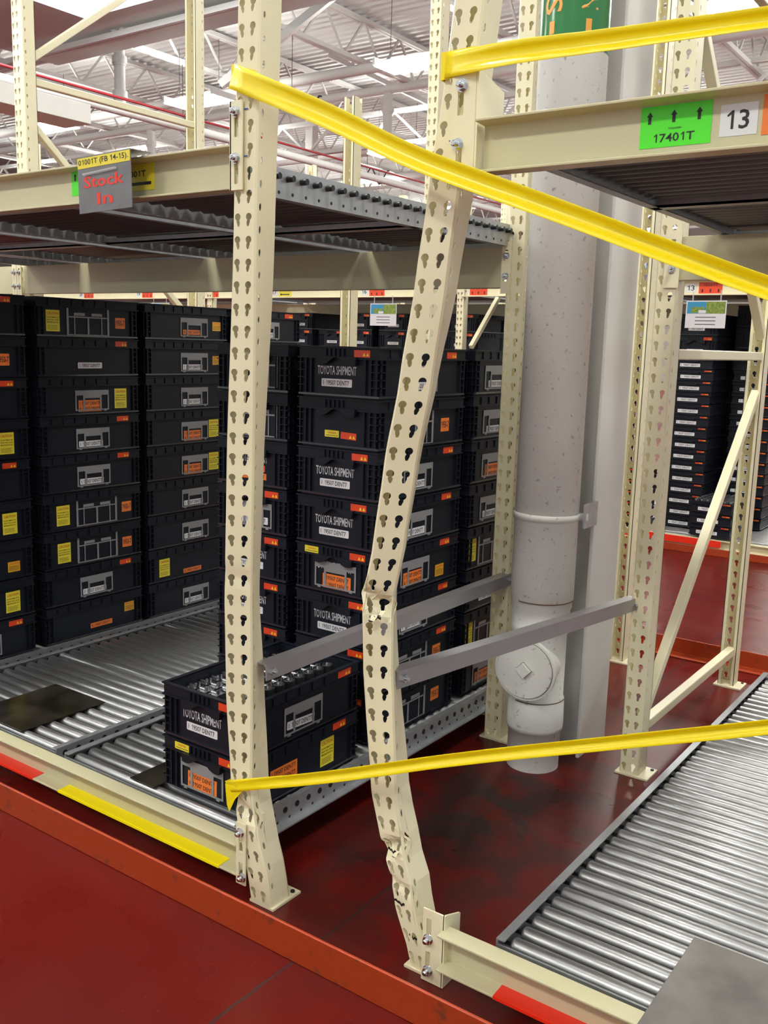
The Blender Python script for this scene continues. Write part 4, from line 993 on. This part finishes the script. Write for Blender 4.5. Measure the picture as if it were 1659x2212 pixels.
# labels on the far beam
yl = FY - 0.2760
NUM = [('13', -2.19, 'o'), ('15', -4.02, 'o'), ('16', -5.02, 'o'), ('17', -6.06, 'y'), ('18', -7.0, 'o'), ('19', -7.95, 'o'), ('20', -8.90, 'o'), ('21', -9.86, 'o')]
WORD = {'13': 'thirteen', '15': 'fifteen', '16': 'sixteen', '17': 'seventeen', '18': 'eighteen', '19': 'nineteen', '20': 'twenty', '21': 'twenty-one'}
def ticks(mb):
    for x in (-0.055, 0.0, 0.055): mb.box(x - 0.005, x + 0.005, -0.030, -0.008, 0.0004, 0.0008, INK)
for s, x, k in NUM:
    flat('number_card', 0.075, 0.062, WLAB, (x - 0.03, yl, 1.845), 'small white card numbered %s on the far beam' % WORD[s], 'label', 'far number cards', [(s, -0.025, -0.017, 0.05, 0.034, INK)])
    if k == 'o': flat('location_label', 0.16, 0.075, RLAB, (x + 0.105, yl, 1.845), 'red location label beside far card number %s' % WORD[s], 'label', 'far location labels', [('10201T', -0.05, 0.010, 0.10, 0.018, INK)], ticks)
    else:
        def ya(mb): mb.box(-0.045, 0.05, -0.022, -0.014, 0.0004, 0.0008, INK); mb.add([(-0.065, -0.018, 0.0008), (-0.045, -0.030, 0.0008), (-0.045, -0.006, 0.0008)], [(0, 1, 2)], INK)
        flat('location_label', 0.15, 0.072, YLAB, (x + 0.105, yl, 1.845), 'yellow label with black arrow beside far card number seventeen', 'label', 'far location labels', [('RACK0L', -0.05, 0.010, 0.10, 0.018, INK)], ya)
def photo(mb):
    mb.box(-0.10, -0.09, 0.09, 0.16, 0.0, 0.0006, CLEAR); mb.box(0.09, 0.10, 0.09, 0.16, 0.0, 0.0006, CLEAR)
    mb.box(-0.13, 0.0, 0.005, 0.085, 0.0004, 0.0007, BLUEP); mb.box(0.0, 0.13, 0.005, 0.085, 0.0004, 0.0007, GREENP); mb.box(-0.10, -0.01, 0.010, 0.05, 0.0007, 0.0009, GREENP); mb.box(-0.05, 0.0, 0.008, 0.028, 0.0009, 0.0011, PAPER)
    for i in range(3): mb.box(-0.07, 0.07, -0.022 - 0.024 * i, -0.017 - 0.024 * i, 0.0004, 0.0007, INK)
for i, (x, z) in enumerate(((-2.09, 1.665), (-4.81, 1.65), (-7.60, 1.66))):
    flat('photo_card', 0.275, 0.185, PAPER, (x, 6.679, z), ('white card with landscape photos hanging under far number thirteen', 'white card with photos hanging under far number sixteen', 'white photo card hanging under far number nineteen')[i], 'card', 'hanging photo cards', extra=photo)
mb = MB(BLUEBIN); mb.box(-2.60, -2.36, 6.85, 7.2, 1.90, 2.12); mb.box(-2.61, -2.35, 6.84, 7.21, 2.12, 2.14)
single('storage_bin', mb, 'blue storage bin on the far raised deck right of the column', 'bin', bevel=0.006)
# far trays: low crates stacked high
TD = (0.30, 0.45, 0.0828)
def tray(x, y, z, label, group, lab=True, ntag=True):
    t = crate(x, y, z, label, group, dims=TD, tray=True, name='shallow_tray', cat='tray')
    if lab: o = link('part_label', ST['wlabel'], t, (-0.02, -TD[1] / 2 + 0.0085, 0.030), (PI / 2, 0, 0)); o.scale = (1.25, 1.0, 1); o['label'] = 'white part label'
    if ntag: o = link('hazard_tag', ST['tag'], t, (0.105, -TD[1] / 2 + 0.0043, 0.075), (PI / 2, 0, 0)); o.scale = (0.9, 0.6, 1); o['label'] = 'orange tag'
    return t
ZF = 0.1235
for i in range(15): tray(-2.235 + 0.006 * math.sin(i * 2.1), 7.18, ZF + i * 0.083, 'shallow black tray in the tall far stack right of the column, %s' % ORD[14 - i], 'tall far tray stack')
for i in range(2): crate(-2.235, 7.20, ZF + 15 * 0.083 + i * CP, '%s black crate on top of the tall far tray stack' % ('lower', 'upper')[i], 'crates on the far tray stacks', end=[('wlabel', 0.16, 0.05), TAGE])
for i in range(14): tray(-1.875, 7.45, ZF + i * 0.083, 'shallow black tray in the second far stack near the frame brace, %s' % ORD[13 - i], 'second far tray stack')
for i in range(3): crate(-1.875, 7.48, ZF + 14 * 0.083 + i * CP, '%s black crate on top of the second far tray stack' % ('lowest', 'middle', 'upper')[i], 'crates on the far tray stacks', end=[('wlabel', 0.16, 0.05)])
for i in range(3): tray(-1.945, 6.93, ZF + i * 0.083, 'shallow black tray in the low far stack in front, %s' % ORD[2 - i], 'low far tray stack')
mb = MB(CHROME); 
for a in range(7):
    for b in range(9): mb.cyl((-2.065 + 0.04 * a, 6.745 + 0.046 * b, ZF + 3 * 0.083 - 0.02), (-2.065 + 0.04 * a, 6.745 + 0.046 * b, ZF + 3 * 0.083 + 0.012), 0.011, 8)
o = single('metal_pins', mb, 'rows of small silver pins filling the top far tray', 'metal pins'); o['kind'] = 'stuff'
for i in range(5): tray(-2.72 + 0.03, 7.05, ZF + i * 0.083 if False else ZF + i * 0.0835, 'shallow black tray behind the post right of the column, %s' % ORD[4 - i], 'far left tray stack', lab=False)
for i in range(10): crate(-2.06, 7.95, ZF + i * CP, 'black crate added to darken the gap between far tray stacks, %s' % ORD[9 - i], 'added far crate stack darkening the gap')  # stack added behind the gap to block a lit strip and keep it dark
for j in range(8):
    x = -6.72 + j * 0.35; hgt = 10 if j % 3 else 9
    for i in range(hgt):
        crate(x, 7.25 + 0.05 * (j % 2), ZF + i * CP, 'black crate of far stack %s from the left, %s' % (NTH[j], ORD[hgt - 1 - i]), 'far crate stacks',
              end=([('wlabel', 0.16, 0.05), TAGE] if i >= hgt - 2 else []))
for j in range(3):
    x = -3.72 + j * 0.355
    for i in range(9): crate(x, 7.28, ZF + i * CP, 'black crate behind the pipe across the aisle, %s stack, %s' % (NTH[j], ORD[8 - i]), 'far crate stacks behind the pipe', end=[TAGE] if i > 6 else [])
